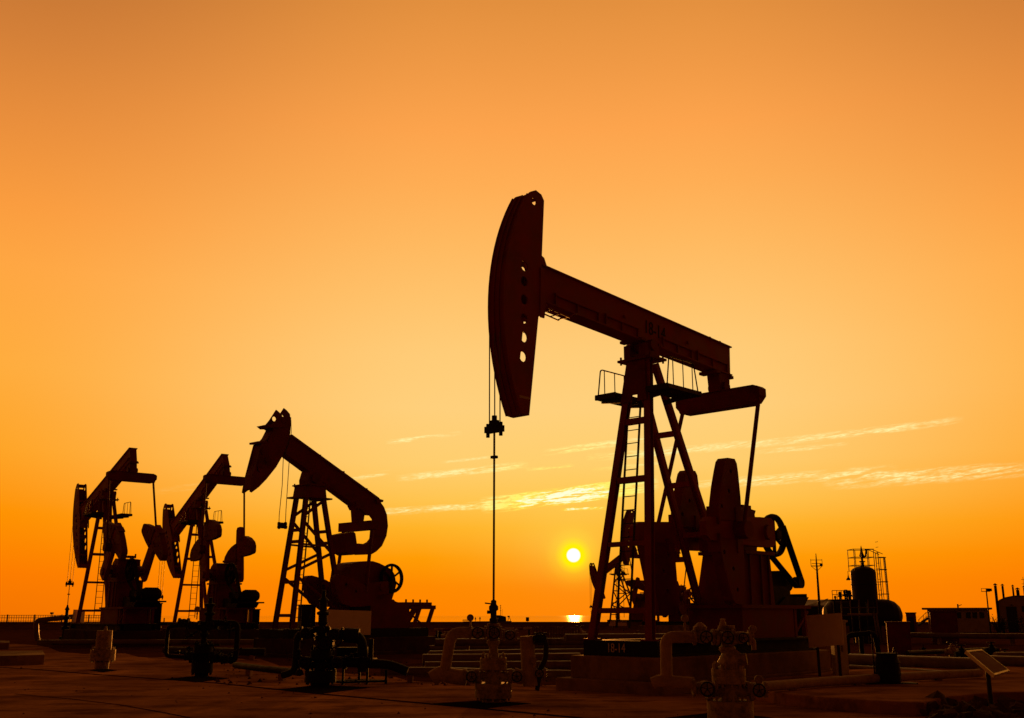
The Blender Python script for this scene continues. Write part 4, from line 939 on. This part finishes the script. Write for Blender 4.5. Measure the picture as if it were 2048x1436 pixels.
run('pale pipe passing behind the legs of the largest unit and ending in a gauge', [(1130, 1275), (1250, 1274), (1392, 1273)], .12, z=.75)
run('low pipe in front of the leftmost foundation', [(75, 1285), (300, 1284), (520, 1284)], .12)
run('bent black pipe running left from the bulky black wellhead', [(470, 1330), (530, 1338), (600, 1345)], .08, 'black')
run('pipe along the foot of the second foundation from the left', [(330, 1300), (480, 1304), (530, 1304)], .13, 'dark')
run('pale wrapped pipe leading right from the foreground wellhead', [(1520, 1374), (1640, 1364), (1780, 1355), (1960, 1346)], .085, 'wrap', z=.3)
run('thick pipe behind the cut barrel at the right', [(1700, 1320), (1800, 1324), (1960, 1330)], .17)
run('thin pipe sloping behind the cut barrel', [(1690, 1333), (1800, 1339), (1950, 1350)], .05)
run('large pipe leaving the picture at the right edge', [(1940, 1322), (2010, 1324), (2110, 1327)], .16)
run('second large pipe at the right edge, behind the panel', [(1990, 1312), (2100, 1311)], .12)
run('long pipe below the flat roofed cabin', [(1810, 1270), (1950, 1272), (2100, 1273)], .14, z=.45)
run('low dark pipe from the grey cabinet to the right edge', [(1815, 1306), (1930, 1301), (1990, 1298)], .08, 'dark')
# pipe bend standing like a gate at the left
q = lambda x, y: at(x, y, 66)
P_ = [q(76, 1284), q(73, 1270), q(72, 1241), q(110, 1237), q(150, 1233)]; c = P_[0].copy(); c.z = 0
root = empty('pipe', c); tag(root, 'pipe rising and bending over like a gate at the far left', 'pipe', 'pipes laid across the pad')
obj('pipe_body', MB().pipe([p - c for p in P_], .15, .3, 12), 'pipe', root); mb = MB().path([q(110, 1238) - c, q(112, 1232) - c], .12, 10); mb.path([q(104, 1236) - c, q(104, 1228) - c], .03, 6); mb.cbox(q(104, 1226.5) - c, (.16, .16, .12)); obj('valve', mb, 'dark', root)
obj('leg', MB().path([q(150, 1233) - c, (q(150, 1233) - c).xy.to_3d() + Vector((0, 0, -.02))], .12, 10), 'pipe', root)
# wrapped bends by the curved tail unit
p = ground(905, 1352)
# low curb at the left edge
pts = [ground(-60, 1334), ground(88, 1329), ground(84, 1318.5), ground(-60, 1322)]
tag(obj('kerb_block', slab('kerb_block', [(p.x, p.y) for p in pts], -.02, .3, 'conc'), 'conc', bevel=.02), 'low concrete kerb block entering from the left edge', 'kerb')
pts = [ground(-60, 1300), ground(17, 1299), ground(18, 1294), ground(-60, 1294)]
tag(obj('kerb_block', slab('kerb_block', [(p.x, p.y) for p in pts], -.02, .3, 'conc'), 'conc', bevel=.02), 'thin far kerb block at the left edge', 'kerb')
# slatted boards and striped barrier in the middle
root = empty('slatted_fence', ground(1112, 1280)); tag(root, 'low fence of upright dark boards left of the big concrete block', 'fence')
o = root.location; rnd = random.Random(5)
for k in range(17):
    x = 1066 + k * 5.6; a = at(x, 1280, o.y) - o; hgt = .78 + rnd.uniform(-.06, .06)
    obj('board', MB().box((a.x, -.02, 0), (a.x + .13, .02, hgt)), 'wood', root)
a, b_ = at(1064, 1265, o.y + .04) - o, at(1164, 1265, o.y + .04) - o
obj('rail', MB().box((a.x, .03, .3), (b_.x, .07, .38)), 'wood', root)
a, b_ = at(868, 1259, 62), at(1064, 1257, 62); root = empty('barrier_pole', ((a + b_) / 2).xy.to_3d()); tag(root, 'red and white striped barrier pole behind the pale wellhead', 'barrier')
o = root.location; N_ = 11
for k in range(N_):
    obj('stripe', MB().path([a.lerp(b_, k / N_) - o, a.lerp(b_, (k + 1) / N_) - o], .07, 10), 'white' if k % 2 == 0 else 'red', root)
for t in (.03, .97): p = a.lerp(b_, t) - o; obj('post', MB().box((p.x - .05, .08, 0), (p.x + .05, .18, p.z + .05)), 'dark', root)

# ------------------------------------------------------------------ cabinets and barrel
def cabinet(name, label, px, Y, depth, yaw, m, door=True, group=None):
    """upright cabinet; px = left, right, top in the photo"""
    l, r_, t = px; a, b_ = at(l, 1280, Y), at(r_, 1280, Y); top = at((l + r_) / 2, t, Y).z
    c_ = (a + b_) / 2; root = empty(name, c_.xy.to_3d(), yaw - atan2(c_.x, c_.y) * .95); tag(root, label, 'cabinet', group)
    w = (b_ - a).length / (cos(yaw) + abs(sin(yaw)) * depth / max(.1, (b_ - a).length)) ; hw = w / 2
    obj('body', MB().box((-hw, -depth / 2, .08), (hw, depth / 2, top - .05)), m, root, .01)
    obj('cap', MB().box((-hw - .04, -depth / 2 - .05, top - .05), (hw + .04, depth / 2 + .05, top)), m, root, .01)
    obj('plinth', MB().box((-hw + .04, -depth / 2 + .04, -.02), (hw - .04, depth / 2 - .04, .08)), 'conc', root)
    if door:
        d = obj('door', MB().box((-hw + .05, -depth / 2 - .018, .16), (hw - .05, -depth / 2, top - .14)), m, root)
        obj('handle', MB().box((hw - .14, -depth / 2 - .05, top * .5), (hw - .11, -depth / 2 - .018, top * .5 + .14)), 'steel', d)
    return root
cabinet('electrical_cabinet', 'pale narrow cabinet standing right behind the large square sign', (1662, 1692, 1240), 25.0, .5, .15, 'white')
cabinet('electrical_cabinet', 'tall dark cabinet in front of the round horizontal tank', (1776, 1820, 1243), 42.6, .9, .0, 'darkred')
cabinet('electrical_cabinet', 'dark red shed like cabinet in front of the flat roofed cabin', (1866, 1916, 1222), 60, 1.2, .0, 'darkred')
cabinet('electrical_cabinet', 'small dark locker at the tail of the leftmost unit', (228, 244, 1206), 58, .8, .2, 'black') if False else None
cabinet('electrical_cabinet', 'black switch locker right of the leftmost unit', (293, 318, 1206), 62, .8, .2, 'black', group='black lockers at the left units')
cabinet('electrical_cabinet', 'black switch locker right of the second unit from the left', (494, 516, 1218), 62, .8, .2, 'black', group='black lockers at the left units')
cabinet('electrical_cabinet', 'black locker behind the legs of the unit with the turned head', (594, 628, 1209), 47, .9, .2, 'black', group='black lockers at the left units')
p = ground(1778, 1367, .2); root = empty('cut_barrel', p); tag(root, 'black barrel with a rim standing on the raised paving at the right', 'barrel')
mb = MB().lathe([(0, 0), (.21, 0), (.235, .05), (.24, .18), (.25, .2), (.24, .22), (.235, .38), (.245, .4), (.23, .42), (.2, .52), (.2, .55), (.21, .56), (.21, .58), (.0, .57)], (0, 0, 0), 26); obj('barrel_body', mb, 'black', root)
obj('handle', MB().pipe([(.12, 0, .56), (.16, 0, .7), (.2, 0, .56)], .012, .03, 6), 'dark', root)
obj('rod', MB().path([(-.25, .06, -.02), (-.25, .06, 1.0)], .014, 6), 'dark', root); obj('base_plate', MB().box((-.55, -.2, .001), (.5, .25, .02)), 'dark', root)

# ------------------------------------------------------------------ process plant at the right
def rel(o): return lambda x, y, Y: at(x, y, Y) - o
YS = 61.0
root = empty('separator_vessel', at(1735, 1260, YS).xy.to_3d()); tag(root, 'upright black vessel with railings and a caged ladder at the right', 'vessel'); o = root.location; R_ = rel(o)
t0 = R_(1734, 1142, YS).z; rv = .70
mb = MB().lathe([(0, 0), (rv, 0), (rv, t0 - .1), (rv * .97, t0), (rv * .8, t0 + .13), (rv * .45, t0 + .24), (0, t0 + .27)], (0, 0, 0), 32)
for z in (1.6, 3.2): mb.torus((0, 0, z), rv, .03, 'z', 32, 6)
obj('shell', mb, 'tank', root)
mb = MB().path([(0, 0, t0 + .2), (0, 0, t0 + .55)], .1, 12); mb.lathe([(0, 0), (.17, 0), (.17, .05), (.06, .07), (.08, .3), (.15, .34), (.09, .5), (.04, .8), (0, .95)], (0, 0, t0 + .5), 14); mb.pipe([(0, 0, t0 + .75), (.22, 0, t0 + .8), (.28, 0, t0 + 1.2)], .05, .1, 8); mb.cbox((.32, 0, t0 + 1.2), (.22, .1, .08))
obj('relief_valve', mb, 'black', root)
zt = t0 + .1
mb = MB()
for x in (-.62, -.2, .2, .5):
    for y in (-.55, .55): mb.path([(x, y, zt - .1), (x, y, zt + 1.12)], .022, 6)
for z in (zt + .2, zt + .65, zt + 1.1):
    for y in (-.55, .55): mb.path([(-.64, y, z), (.52, y, z)], .02, 6)
    for x in (-.64, .52): mb.path([(x, -.55, z), (x, .55, z)], .02, 6)
obj('top_railing', mb, 'dark', root)
mb = MB()
for y in (-.2, .2): mb.path([(.92, y, .3), (.86, y, zt + .95)], .025, 6)
for k in range(18): z = .5 + k * .3; mb.path([(.91, -.2, z), (.91, .2, z)], .014, 6)
obj('ladder', mb, 'dark', root)
mb = MB()
for k in range(5):
    z = 2.0 + k * .68; q = 9
    pts = [(.85 + .5 * sin(pi * i / q) + (4.8 - z) * .01, -.36 * cos(pi * i / q), z) for i in range(q + 1)]; mb.path(pts, .022, 6)
for i in (2, 4, 5, 7): mb.path([(.85 + .5 * sin(pi * i / 9), -.36 * cos(pi * i / 9), 2.0), (.82 + .48 * sin(pi * i / 9), -.36 * cos(pi * i / 9), 4.75)], .02, 6)
mb.path([(.52, -.3, zt + 1.1), (1.1, -.3, 4.9)], .02, 6); mb.path([(.52, .3, zt + 1.1), (1.1, .3, 4.9)], .02, 6)
obj('ladder_cage', mb, 'dark', root)
mb = MB().lathe([(.0, .18), (.03, .16), (.04, .06), (.12, -.04), (.13, -.1), (0, -.1)], (-.86, 0, 3.55), 14); mb.path([(-.86, 0, 3.7), (-.86, 0, 3.95), (-.66, 0, 3.95)], .018, 6); obj('bell_lamp', mb, 'black', root)
root = empty('storage_tank', at(1745, 1262, YS).xy.to_3d()); tag(root, 'horizontal round tank with a domed end beside the upright vessel', 'tank'); o = root.location; R_ = rel(o)
c = R_(1774, 1231, YS); rr = .90
mb = MB().lathe([(0, -3.6), (.5, -3.5), (rr * .85, -3.25), (rr, -2.95), (rr, -.1), (rr * .98, .12), (rr * .86, .42), (rr * .62, .66), (rr * .3, .8), (0, .84)], c, 32, 'x'); obj('shell', mb, 'tank', root)
for dx in (-2.5, -.5): obj('saddle', MB().prism([(c.x + dx - .1, 0), (c.x + dx + .1, 0), (c.x + dx + .1, c.z - .5), (c.x + dx - .1, c.z - .5)], -.7, .7), 'conc', root)
root = empty('work_platform', at(1690, 1265, 58).xy.to_3d()); tag(root, 'steel work platform with rails and valves left of the upright vessel', 'platform'); o = root.location; R_ = rel(o)
x0, x1 = R_(1676, 1240, 58).x, R_(1746, 1240, 58).x; z1 = R_(1700, 1199, 58).z; z2 = R_(1700, 1227, 58).z
obj('deck', MB().box((x0 - .5, -.7, z1 - .08), (x1, .7, z1)), 'dark', root)
for x in (x0, (x0 + x1) / 2, x1 - .1):
    for y in (-.66, .6): obj('leg', MB().box((x, y, 0), (x + .1, y + .07, z1 - .08)), 'dark', root)
mb = MB()
for z in (z1 - .45, z1 - .85): mb.box((x0, -.72, z), (x1, -.66, z + .05))
for k in range(5): x = x0 + k * (x1 - x0) / 4; mb.box((x, -.74, z2), (x + .06, -.7, z1))
obj('side_rails', mb, 'steel', root)
obj('pale_kick_rail', MB().box((x0 + .3, -.76, z2 - .05), (x1 - .1, -.72, z2)), 'white', root)
mb = MB(); xl = R_(1658, 1190, 58).x
for z in (z1 + .25, z1 + .46): mb.path([(xl, -.6, z), (x0 + .6, -.6, z)], .018, 6)
for k in range(5): x = xl + k * (x0 + .6 - xl) / 4; mb.path([(x, -.6, z1), (x, -.6, z1 + .46)], .018, 6)
obj('railing', mb, 'dark', root)
for dx, hh_, w_ in ((R_(1680, 1190, 58).x, .42, .12), (R_(1692, 1190, 58).x, .52, .2), (R_(1699, 1190, 58).x, .46, .16), (R_(1670, 1190, 58).x, .2, .08)):
    obj('valve', MB().lathe([(w_ * .5, 0), (w_ * .5, hh_ * .3), (w_, hh_ * .34), (w_, hh_ * .5), (w_ * .6, hh_ * .55), (w_ * .8, hh_ * .8), (w_ * .4, hh_), (0, hh_)], (dx, 0, z1), 10), 'black', root)
for x in (1737, 1742): a = R_(x, 1226, 58); obj('down_pipe', MB().path([(a.x, -.8, a.z), (a.x + .15, -.8, 0)], .045, 8), 'pipe', root)

def building(name, label, px, Y, depth, m, cat='building', roofname=None):
    l, r_, top, bot = px; a, b_ = at(l, bot, Y), at(r_, bot, Y); t = at((l + r_) / 2, top, Y).z
    c_ = (a + b_) / 2; root = empty(name, c_.xy.to_3d(), -atan2(c_.x, c_.y) * .97); tag(root, label, cat)
    hw = (b_.x - a.x) / 2; obj('walls', MB().box((-hw, 0, -.05), (hw, depth, t)), m, root)
    return root, hw, t
# gabled shed behind the tail of the big unit
root, hw, t = building('gabled_shed', 'low gabled shed whose pale roof edge shows right of the largest unit', (1590, 1715, 1214, 1250), 84, 6, 'tank')
rz = at(1650, 1198, 84).z
mb = MB().add([(-hw - .3, -.3, t), (hw + .3, -.3, t), (hw + .3, 3, rz), (-hw - .3, 3, rz), (hw + .3, 6.3, t), (-hw - .3, 6.3, t)], [(0, 1, 2, 3), (3, 2, 4, 5)]); mb.prism([(-hw - .25, t), (hw + .25, t), (hw + .25, t + .12), (-hw - .25, t + .12)], -.42, -.3)
obj('roof', mb, 'roof', root)
mb = MB().add([(-hw + 1.0, -.9, t - .2), (-hw + 2.6, -.9, rz + .02), (-hw + 2.8, -.9, rz + .02), (-hw + 1.3, -.9, t - .2)], [(0, 1, 2, 3)]); mb.move(lambda p: p); 
obj('roof_edge', MB().bar((-hw + .9, -.35, t + .06), (-hw + 2.7, 2.95, rz + .05), .1, .05), 'white', root)
# mast
root = empty('antenna_mast', at(1641, 1245, 80).xy.to_3d()); tag(root, 'thin lighting mast with cross bars rising behind the gabled shed', 'mast'); o = root.location; R_ = rel(o)
h0 = R_(1637, 1134, 80).z; h1 = R_(1637, 1107, 80).z
obj('pole', MB().path([(0, 0, 0), (0, 0, h0), (0, 0, h1)], [.12, .07, .025], 10), 'dark', root)
mb = MB(); 
for y, w in ((1120, .42), (1127, .36), (1132, .42)): z = R_(1637, y, 80).z; mb.path([(-w, 0, z), (w, 0, z)], .022 if y != 1132 else .035, 6)
for sx in (-.42, .42): mb.path([(sx, 0, R_(1637, 1132, 80).z), (sx, 0, R_(1637, 1118, 80).z)], .018, 6); mb.path([(sx, 0, R_(1637, 1132, 80).z), (0, 0, R_(1637, 1142, 80).z)], .018, 6)
obj('cross_bars', mb, 'dark', root); obj('lamp', MB().cbox((.33, -.05, R_(1637, 1129.5, 80).z), (.18, .16, .18)), 'black', root)
# hut, stair, flat roofed cabin
root, hw, t = building('small_hut', 'tiny dark hut between the round tank and the flat roofed cabin', (1815, 1834, 1227, 1262), 96, 1.0, 'darkred', 'hut'); obj('roof', MB().box((-hw - .06, -.06, t), (hw + .06, 1.06, t + .1)), 'tank', root)
obj('door', MB().box((-hw * .5, -.03, .1), (hw * .5, 0, t - .3)), 'tank', root)
root = empty('outside_stair', at(1850, 1258, 99).xy.to_3d()); tag(root, 'small railed stair leading up to the left end of the flat roofed cabin', 'stair'); o = root.location; R_ = rel(o)
P3 = lambda x, y: R_(x, y, 99)
mb = MB()
for k in range(6): a = P3(1838 + k * 3, 1249 - k * 2.2); mb.cbox(a, (.2, .8, .04))
mb.bar(P3(1836, 1251), P3(1856, 1236), .05, .2); obj('steps', mb, 'dark', root)
mb = MB().path([P3(1836, 1241), P3(1852, 1225), P3(1860, 1225)], .025, 6); mb.path([P3(1842, 1243), P3(1854, 1233), P3(1860, 1233)], .02, 6)
for x, y0, y1 in ((1838, 1239, 1250), (1847, 1230, 1244), (1852, 1225, 1246), (1857, 1225, 1246)): mb.path([P3(x, y0), P3(x, y1)], .022, 6)
obj('handrail', mb, 'dark', root)
root, hw, t = building('flat_roofed_cabin', 'long cabin with an overhanging flat roof on the right skyline', (1862, 1975, 1219, 1262), 100, 5, 'wall', 'cabin')
obj('roof', MB().box((-hw - .45, -.5, t), (hw + .35, 5.4, t + .16)), 'roof', root)
for k, x in enumerate((.1, .9, 1.45, 2.05)):
    w = obj('window', MB().box((x - .2, -.02, 1.25), (x + .2, 0, t - .25)), 'shade', root)
obj('vent', MB().path([(.1, 1, t + .16), (.1, 1, t + .5)], .07, 8).bar((.1, 1, t + .3), (.45, 1, t + .45), .1, .06), 'dark', root)
# flood light pole
root = empty('floodlight_pole', at(1981, 1262, 90).xy.to_3d()); tag(root, 'floodlight pole between the flat roofed cabin and the round roofed building', 'street lamp'); o = root.location; zt = at(1976, 1183, 90).z
obj('pole', MB().path([(0, 0, 0), (0, 0, zt)], [.08, .05], 8), 'dark', root); mb = MB().path([(-.42, 0, zt), (.3, 0, zt)], .03, 6); mb.path([(-.42, 0, zt + .24), (.3, 0, zt + .24)], .02, 6); mb.path([(-.4, 0, zt), (-.4, 0, zt + .24)], .02, 6); obj('bracket', mb, 'dark', root)
obj('lamp_head', MB().box((.02, -.18, zt + .02), (.4, .14, zt + .24)), 'black', root)
# round roofed building
YB = 86; root = empty('round_roofed_building', at(2036, 1262, YB).xy.to_3d(), -.42); tag(root, 'round roofed building with stove pipes at the right edge', 'building'); o = root.location; R_ = rel(o)
pts = [R_(x, y, YB) for x, y in ((1999, 1258), (1997, 1222), (1997.5, 1207), (2002, 1201), (2012, 1196), (2028, 1192.5), (2044, 1192.5), (2060, 1196), (2071, 1202), (2076, 1210), (2076, 1258))]
obj('walls', MB().prism([(p.x, p.z) for p in pts], 0, 4), 'wall', root)
up = [(p.x, p.z) for p in pts[2:10]]
obj('roof', MB().prism(up + [(x * 1.03, z + .06) for x, z in up[::-1]], -.12, 4.1), 'roof', root)
d = R_(2027, 1250, YB); dt = R_(2027, 1213, YB).z; dr = obj('door', MB().box((d.x - .38, -.03, .2), (d.x + .38, 0, dt)), 'shade', root); obj('door_lamp', MB().cbox((d.x + .05, -.08, dt + .12), (.12, .12, .08)), 'dark', root)
w = R_(2050, 1220, YB); obj('window', MB().box((w.x - .3, -.025, w.z - .15), (w.x + .3, 0, w.z + .3)), 'shade', root)
for x, yt, yb, r in ((1994, 1171, 1236, .11), (2007, 1171, 1198, .09), (2026, 1173, 1196, .075), (2035, 1179, 1196, .13), (2047, 1175, 1196, .09)):
    a, b_ = R_(x, yt, YB), R_(x + (4 if x == 1994 else .5), yb, YB); zb = 0 if x == 1994 else b_.z - .3; yy = -.3 if x == 1994 else 1.5
    if x == 1994: a.x -= .02
    mb = MB().path([(a.x, yy, zb), (a.x, yy, a.z)], r, 10); mb.lathe([(r * 1.5, 0), (r * 1.5, .03), (0, .16)], (a.x, yy, a.z + .04), 12); mb.path([(a.x, yy, a.z), (a.x, yy, a.z + .06)], r * .4, 6); obj('stove_pipe', mb, 'black', root)
a = R_(2045, 1158, YB); mb = MB()
for z in (a.z, a.z - .35, a.z - .6): mb.path([(a.x - .15, 1.6, z), (a.x + .6, 1.6, z)], .018, 6)
for x in (0, .3, .6): mb.path([(a.x + x, 1.6, a.z - 1.0), (a.x + x, 1.6, a.z + .2)], .02, 6)
obj('aerial', mb, 'dark', root)
# scrubby plants by the round roofed building
lm = mat('dry_leaf', (.05, .04, .015), .8); M['leaf'] = lm
for i, (x, y, w) in enumerate(((1996, 1250, .55), (2008, 1254, .6), (2043, 1256, .9))):
    root = empty('shrub', at(x, 1258, 84).xy.to_3d()); tag(root, ['small spiky shrub under the outer stove pipe', 'low shrub left of the door of the round roofed building', 'broad shrub right of the door at the right edge'][i], 'shrub', 'shrubs by the round roofed building')
    rnd = random.Random(20 + i); lf = MB(); stm = MB()
    for k in range(12):
        a = rnd.uniform(0, 2 * pi); rr = w * rnd.uniform(.3, 1); tip = Vector((cos(a) * rr, sin(a) * rr * .6, rnd.uniform(.5, 1.25) * (.9 + .3 * w))); stm.path([(0, 0, 0), tip * .5 + Vector((0, 0, .15)), tip], .02, 5)
        for q_ in range(22):
            p = tip * rnd.uniform(.45, 1.05) + Vector((rnd.gauss(0, .07), rnd.gauss(0, .07), rnd.gauss(0, .07))); u = Vector((rnd.uniform(-1, 1), rnd.uniform(-1, 1), rnd.uniform(-.3, 1))).normalized() * rnd.uniform(.08, .18); v = u.cross(Vector((rnd.random(), rnd.random(), rnd.random()))).normalized() * .035
            lf.add([p, p + u * .5 + v, p + u, p + u * .5 - v], [(0, 1, 2, 3)])
    obj('leaves', lf, 'leaf', root); obj('stems', stm, 'dark', root)

# ------------------------------------------------------------------ left skyline: sea fence, small wells; sea: workboat
root = empty('sea_fence', at(90, 1245, 121).xy.to_3d() + Vector((0, 0, .8))); tag(root, 'thin railing with close upright bars along the sea wall at the left', 'fence'); o = root.location
xa, xb = at(-40, 1240, 121).x - o.x, at(286, 1240, 121).x - o.x; zt = at(90, 1230.5, 121).z - .8; mb = MB()
for z in (zt, zt - .28, .1): mb.bar((xa, 0, z), (xb, 0, z), .05, .05)
obj('rails', mb, 'dark', root); mb = MB(); x = xa
while x < xb: mb.bar((x, 0, 0), (x, 0, zt), .035, .035, (0, 1, 0)); x += .27
obj('bars', mb, 'dark', root)
for k in range(7): x = xa + k * (xb - xa) / 6; obj('post', MB().box((x - .06, -.06, 0), (x + .06, .06, zt + .08)), 'dark', root)
for fr_, S_, lab in (((lD, yD), 1.1, 'slender black wellhead under the horse head of the leftmost unit'), ((lC, yC), 1.1, 'slender black wellhead under the horse head of the second unit from the left')):
    d = Vector((cos(fr_[1]), sin(fr_[1]), 0)); p = fr_[0] + d * (1.47 - 4.745) * S_; r = empty('wellhead', p); tag(r, lab, 'wellhead', 'wellheads on the pad')
    mb = MB().lathe([(0, 0), (.3, 0), (.3, .3), (.16, .34), (.15, .7), (.24, .74), (.24, .86), (.12, .9), (.12, 1.3), (.2, 1.33), (.2, 1.42), (.09, 1.46), (.09, 1.8), (.14, 1.84), (.06, 2.0), (.04, 2.1), (0, 2.1)], (0, 0, 0), 14); obj('tree_body', mb, 'black', r)
    mb = MB().path([(-.1, 0, 1.0), (.9, 0, 1.0)], .09, 10); mb.path([(.4, 0, 1.0), (.4, 0, 1.35)], .04, 6); obj('side_valve', mb, 'black', r)

YB = 420; root = empty('workboat', at(985, 1248, YB).xy.to_3d() + Vector((0, 0, -1.2))); tag(root, 'small dark workboat with a cabin and an aerial out on the water', 'boat'); o = root.location; R_ = rel(o)
x0, x1, xc = R_(926, 1245, YB).x, R_(1024, 1245, YB).x, R_(984, 1240, YB).x; dz = .45
obj('hull', MB().prism([(x0, dz), (x0 + .8, -.4), (x1 - 1.6, -.4), (x1, dz + .1), (x1 - .2, dz + .2)], -1.8, 1.8), 'tank', root)
ct = R_(990, 1230.5, YB).z; cb = obj('cabin', MB().prism([(xc, dz), (xc + 5.6, dz), (xc + 5.4, ct - .5), (xc + 3.2, ct), (xc, ct + .1)], -1.4, 1.4), 'tank', root)
obj('window', MB().box((xc + 2.0, -1.43, ct - 1.6), (xc + 2.6, -1.4, ct - .6)), 'wall', cb)
obj('bow_gear', MB().box((xc + 6.0, -.8, ct - .7), (xc + 6.9, .8, ct - .2)).path([(xc + 6.1, 0, dz), (xc + 6.5, 0, ct - .6)], .12, 6).path([(xc + 7.4, 0, dz), (xc + 6.7, 0, ct - .6)], .12, 6), 'tank', root)
az = R_(1001, 1210, YB).z; mb = MB().path([(R_(1001, 1230, YB).x, 0, ct - .2), (R_(1001, 1230, YB).x, 0, az)], .1, 6)
for y, w in ((1211, .3), (1216, .35), (1221, .25)): z = R_(1001, y, YB).z; mb.path([(R_(1001, y, YB).x - w, 0, z), (R_(1001, y, YB).x + w, 0, z)], .07, 5)
mb.path([(R_(1004, 1230, YB).x, 0, ct - .2), (R_(1004.5, 1218, YB).x, 0, R_(1004, 1218, YB).z)], .05, 5); obj('aerial', mb, 'dark', root)
mb = MB(); xr = R_(944, 1240, YB).x; zr = R_(930, 1239.5, YB).z
for z in (dz + .4, zr): mb.path([(x0, -1.5, z), (xr, -1.5, z)], .07, 5)
for k in range(9): x = x0 + k * (xr - x0) / 8; mb.path([(x, -1.5, dz), (x, -1.5, zr)], .06, 5)
obj('railing', mb, 'dark', root)
for i, (x, hgt) in enumerate(((951, 1.6), (960, 1.75))):
    # a standing person: one continuous skinned body with hair and clothes
    pr = R_(x, 1240, YB); pos = Vector((o.x + pr.x, YB - .6, -1.2 + dz)); k = hgt / 1.75
    me = bpy.data.meshes.new('person'); V = [(0, 0, .95), (0, 0, 1.2), (0, 0, 1.42), (0, -.01, 1.52), (0, -.02, 1.66), (.1, 0, .9), (.11, 0, .5), (.11, 0, .08), (.11, -.14, .04), (-.1, 0, .9), (-.13, .03, .5), (-.15, .05, .08), (-.15, -.09, .04),
        (.2, 0, 1.42), (.27, 0, 1.15), (.26, -.12, .9), (.26, -.16, .8), (-.2, 0, 1.42), (-.29, .02, 1.15), (-.28, -.05, .9), (-.28, -.08, .8)]
    E_ = [(0, 1), (1, 2), (2, 3), (3, 4), (0, 5), (5, 6), (6, 7), (7, 8), (0, 9), (9, 10), (10, 11), (11, 12), (2, 13), (13, 14), (14, 15), (15, 16), (2, 17), (17, 18), (18, 19), (19, 20)]
    rad = [.16, .15, .17, .06, .115, .1, .07, .05, .05, .1, .07, .05, .05, .08, .055, .04, .04, .08, .055, .04, .04]
    me.from_pydata([(a * k, b2 * k, c2 * k) for a, b2, c2 in V], E_, []); po = bpy.data.objects.new('person', me); col.objects.link(po); po.location = pos
    sm = po.modifiers.new('skin', 'SKIN')
    for q_, r in enumerate(rad): me.skin_vertices[0].data[q_].radius = (r * k, r * k)
    me.skin_vertices[0].data[0].use_root = True
    po.modifiers.new('subdivision', 'SUBSURF').levels = 1; me.materials.append(M['cloth'])
    tag(po, ['shorter person in dark clothes standing nearest the railing of the workboat', 'taller person in dark clothes standing nearest the cabin of the workboat'][i], 'person', 'people standing on the workboat')
    obj('hair', MB().lathe([(.0, .2), (.08, .17), (.115, .08), (.118, 0), (.09, -.02)], (0, 0, 1.66 * k - .02), 12), 'black', po)
root = empty('marker_box', at(1055, 1246, 121).xy.to_3d() + Vector((0, 0, .8))); tag(root, 'small black marker box on a short stake on the sea wall', 'marker'); z0, z1 = at(1055, 1242.5, 121).z - .8, at(1055, 1235, 121).z - .8
obj('box', MB().box((-.18, -.15, z0), (.18, .15, z1)).box((-.2, -.17, z1), (.2, .17, z1 + .03)), 'black', root); obj('stake', MB().box((-.025, -.025, -.1), (.025, .025, z0)), 'dark', root)

# ------------------------------------------------------------------ small fittings on the pipes
fit = [(880, 1283, 'black valve pair at the left end of the middle pipes', 'black', .16), (893, 1284, 'pale valve at the left end of the middle pipes', 'valve', .17), (1160, 1279, 'pale valve cluster just left of the front legs of the largest unit', 'valve', .2),
       (1906, 1316, 'pale lump shaped valve on the thick pipe behind the barrel', 'valve', .13), (1925, 1321, 'dark valve left of the tilted panel', 'black', .12), (1985, 1312, 'black valve behind the top of the tilted panel', 'black', .12), (2012, 1325, 'black valve right of the tilted panel', 'black', .1), (1847, 1301, 'thin black valve stem on the low dark pipe', 'black', .05),
       (1735, 1311, 'black arched pipe fitting left of the tall dark cabinet', 'black', .2)]
for x, y, lab, m, w in fit:
    p = ground(x, y); r = empty('pipe_valve', p); tag(r, lab, 'valve', 'valves on the ground pipes')
    if 'arched' in lab:
        obj('body', MB().pipe([(-.75, 0, 0), (-.75, 0, .75), (.35, 0, .85), (.45, 0, 0)], .1, .25, 12), m, r); obj('branch', MB().path([(-.2, 0, 0), (-.2, 0, .78)], .09, 10), m, r); continue
    mb = MB().lathe([(w, 0), (w, w), (w * 1.5, w * 1.1), (w * 1.6, w * 2), (w * 1.1, w * 2.6), (w * .7, w * 3.0), (w * .9, w * 3.3), (w * .3, w * 3.6), (w * .25, w * 4.2), (0, w * 4.2)], (0, 0, 0), 16); mb.path([(-w * 2, 0, w * 1.6), (w * 2, 0, w * 1.6)], w * .9, 12); obj('body', mb, m, r)
    handwheel(r, (0, 0, w * 4.2), w * 1.2, 'dark', 'z')
